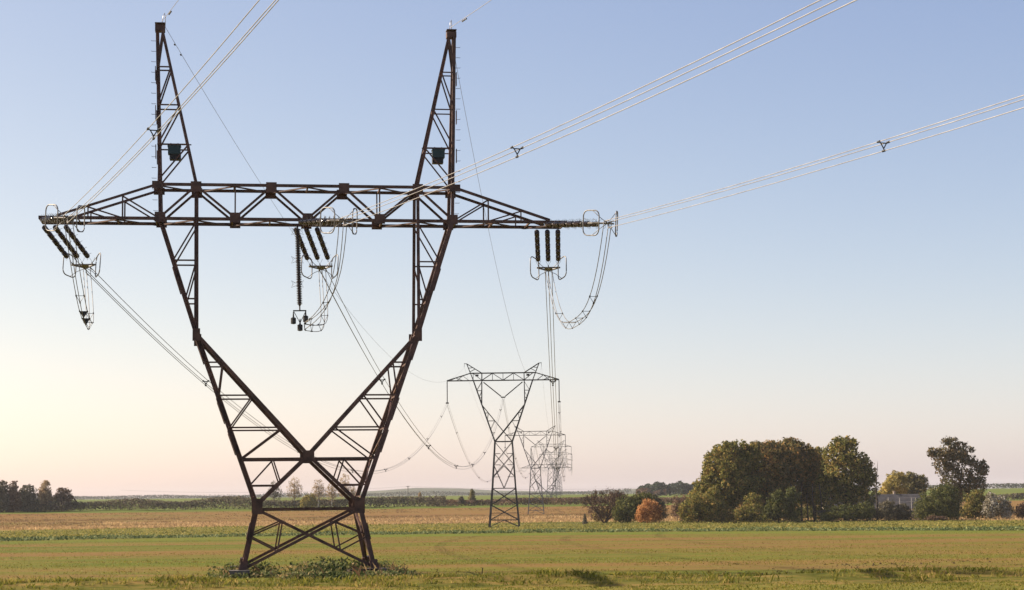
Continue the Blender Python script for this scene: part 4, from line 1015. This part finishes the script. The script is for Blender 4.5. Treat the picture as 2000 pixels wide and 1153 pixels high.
for _ in range(3500):
    kk = rng.uniform(-.28, .06); Y = 690 + 26 * math.sin(kk * 21) + rng.normal(0, 14) + (60 if kk > -.06 else 0); X = kk * (Y + 200)
    if wob(X, 0, .045, 2) > -.15: out.append((X, Y, gz(X, Y)))
C = np.array(out)
tufts('pale_grass', 'bright straw-coloured grass streak across the stubble', C, .45 + .5 * rng.uniform(0, 1, len(C)), .8, 6, 'straw', 312, .14)
# weeds round the pylon feet
out = []; hs = []
for g in (-1, 1):
    for s in (-1, 1):
        c = L1(g * 3.7, s * 3.3, 0)
        for _ in range(110):
            q = c + Vector((rng.normal(-.3 * g, .8), rng.normal(0, .7), 0)); out.append((q.x, q.y, -.05)); hs.append(.15 + (.25 if s < 0 else .5) * rng.uniform() ** 1.5)
for _ in range(420):
    q = L1(rng.uniform(-1.2, 4.4), rng.normal(-7.5, .55), 0); out.append((q.x, q.y, -.05)); hs.append(.10 + .36 * rng.uniform() ** 1.5)
for _ in range(160):
    q = L1(rng.uniform(3.6, 5.4), rng.normal(-4.6, .9), 0); out.append((q.x, q.y, -.05)); hs.append(.08 + .26 * rng.uniform())
for _ in range(200):
    q = L1(rng.uniform(-.8, 2.4), rng.normal(-3.6, 1.3), 0); out.append((q.x, q.y, -.05)); hs.append(.35 + .75 * rng.uniform() ** 2)
leafy('foot_weeds', 'tangle of dark green weeds round the near pylon feet', np.array(out), np.array(hs), .28, 16, .15, 'weed', 309)
C = np.array(out)[rng.integers(len(out), size=70)]
tufts('foot_grass', 'dry stalks and grass among the weeds at the near pylon', C, .3 + .55 * rng.uniform(0, 1, len(C)) ** 2, .25, 5, 'stubble', 310, .008)
# clods and broken soil on the right of the field
mb = MB(); rr = random.Random(5)
for _ in range(230):
    px = rr.gauss(1660, 75) if rr.random() < .7 else rr.uniform(1300, 1950); py = 1112 - (px - 1600) * .05 + rr.gauss(0, 3.2)
    q = ground_px(px, py); s = rr.uniform(.04, .10)
    pts = [(q.x + s * 1.7 * math.cos(a) * rr.uniform(.6, 1.2), q.y + s * math.sin(a) * rr.uniform(.6, 1.2), q.z - .02) for a in (0, 1.2, 2.4, 3.7, 5)]
    top = (q.x + rr.uniform(-.05, .05), q.y, q.z + s * rr.uniform(.7, 1.2))
    mb.add(pts + [top], [(i, (i + 1) % 5, 5) for i in range(5)])
tag(mb.build('soil_clods', M['soil']), 'broken dark soil clods scattered on the right of the field', 'soil', kind='stuff')

# ------------------------------------------------------------------ haze: one closed box of thin air round everything
m = bpy.data.materials.new('thin_autumn_haze'); m.use_nodes = True
nt = m.node_tree; nt.nodes.clear(); out = nt.nodes.new('ShaderNodeOutputMaterial'); pv = nt.nodes.new('ShaderNodeVolumePrincipled')
pv.inputs['Color'].default_value = (.97, .97, .97, 1); pv.inputs['Density'].default_value = 4.2e-5; pv.inputs['Anisotropy'].default_value = 0.0
nt.links.new(pv.outputs[0], out.inputs['Volume'])
hz = MB().box((0, 4300, 24.5), 25000, 9600, 62).build('haze', m)
tag(hz, 'thin pale autumn haze over the whole plain', kind='stuff')
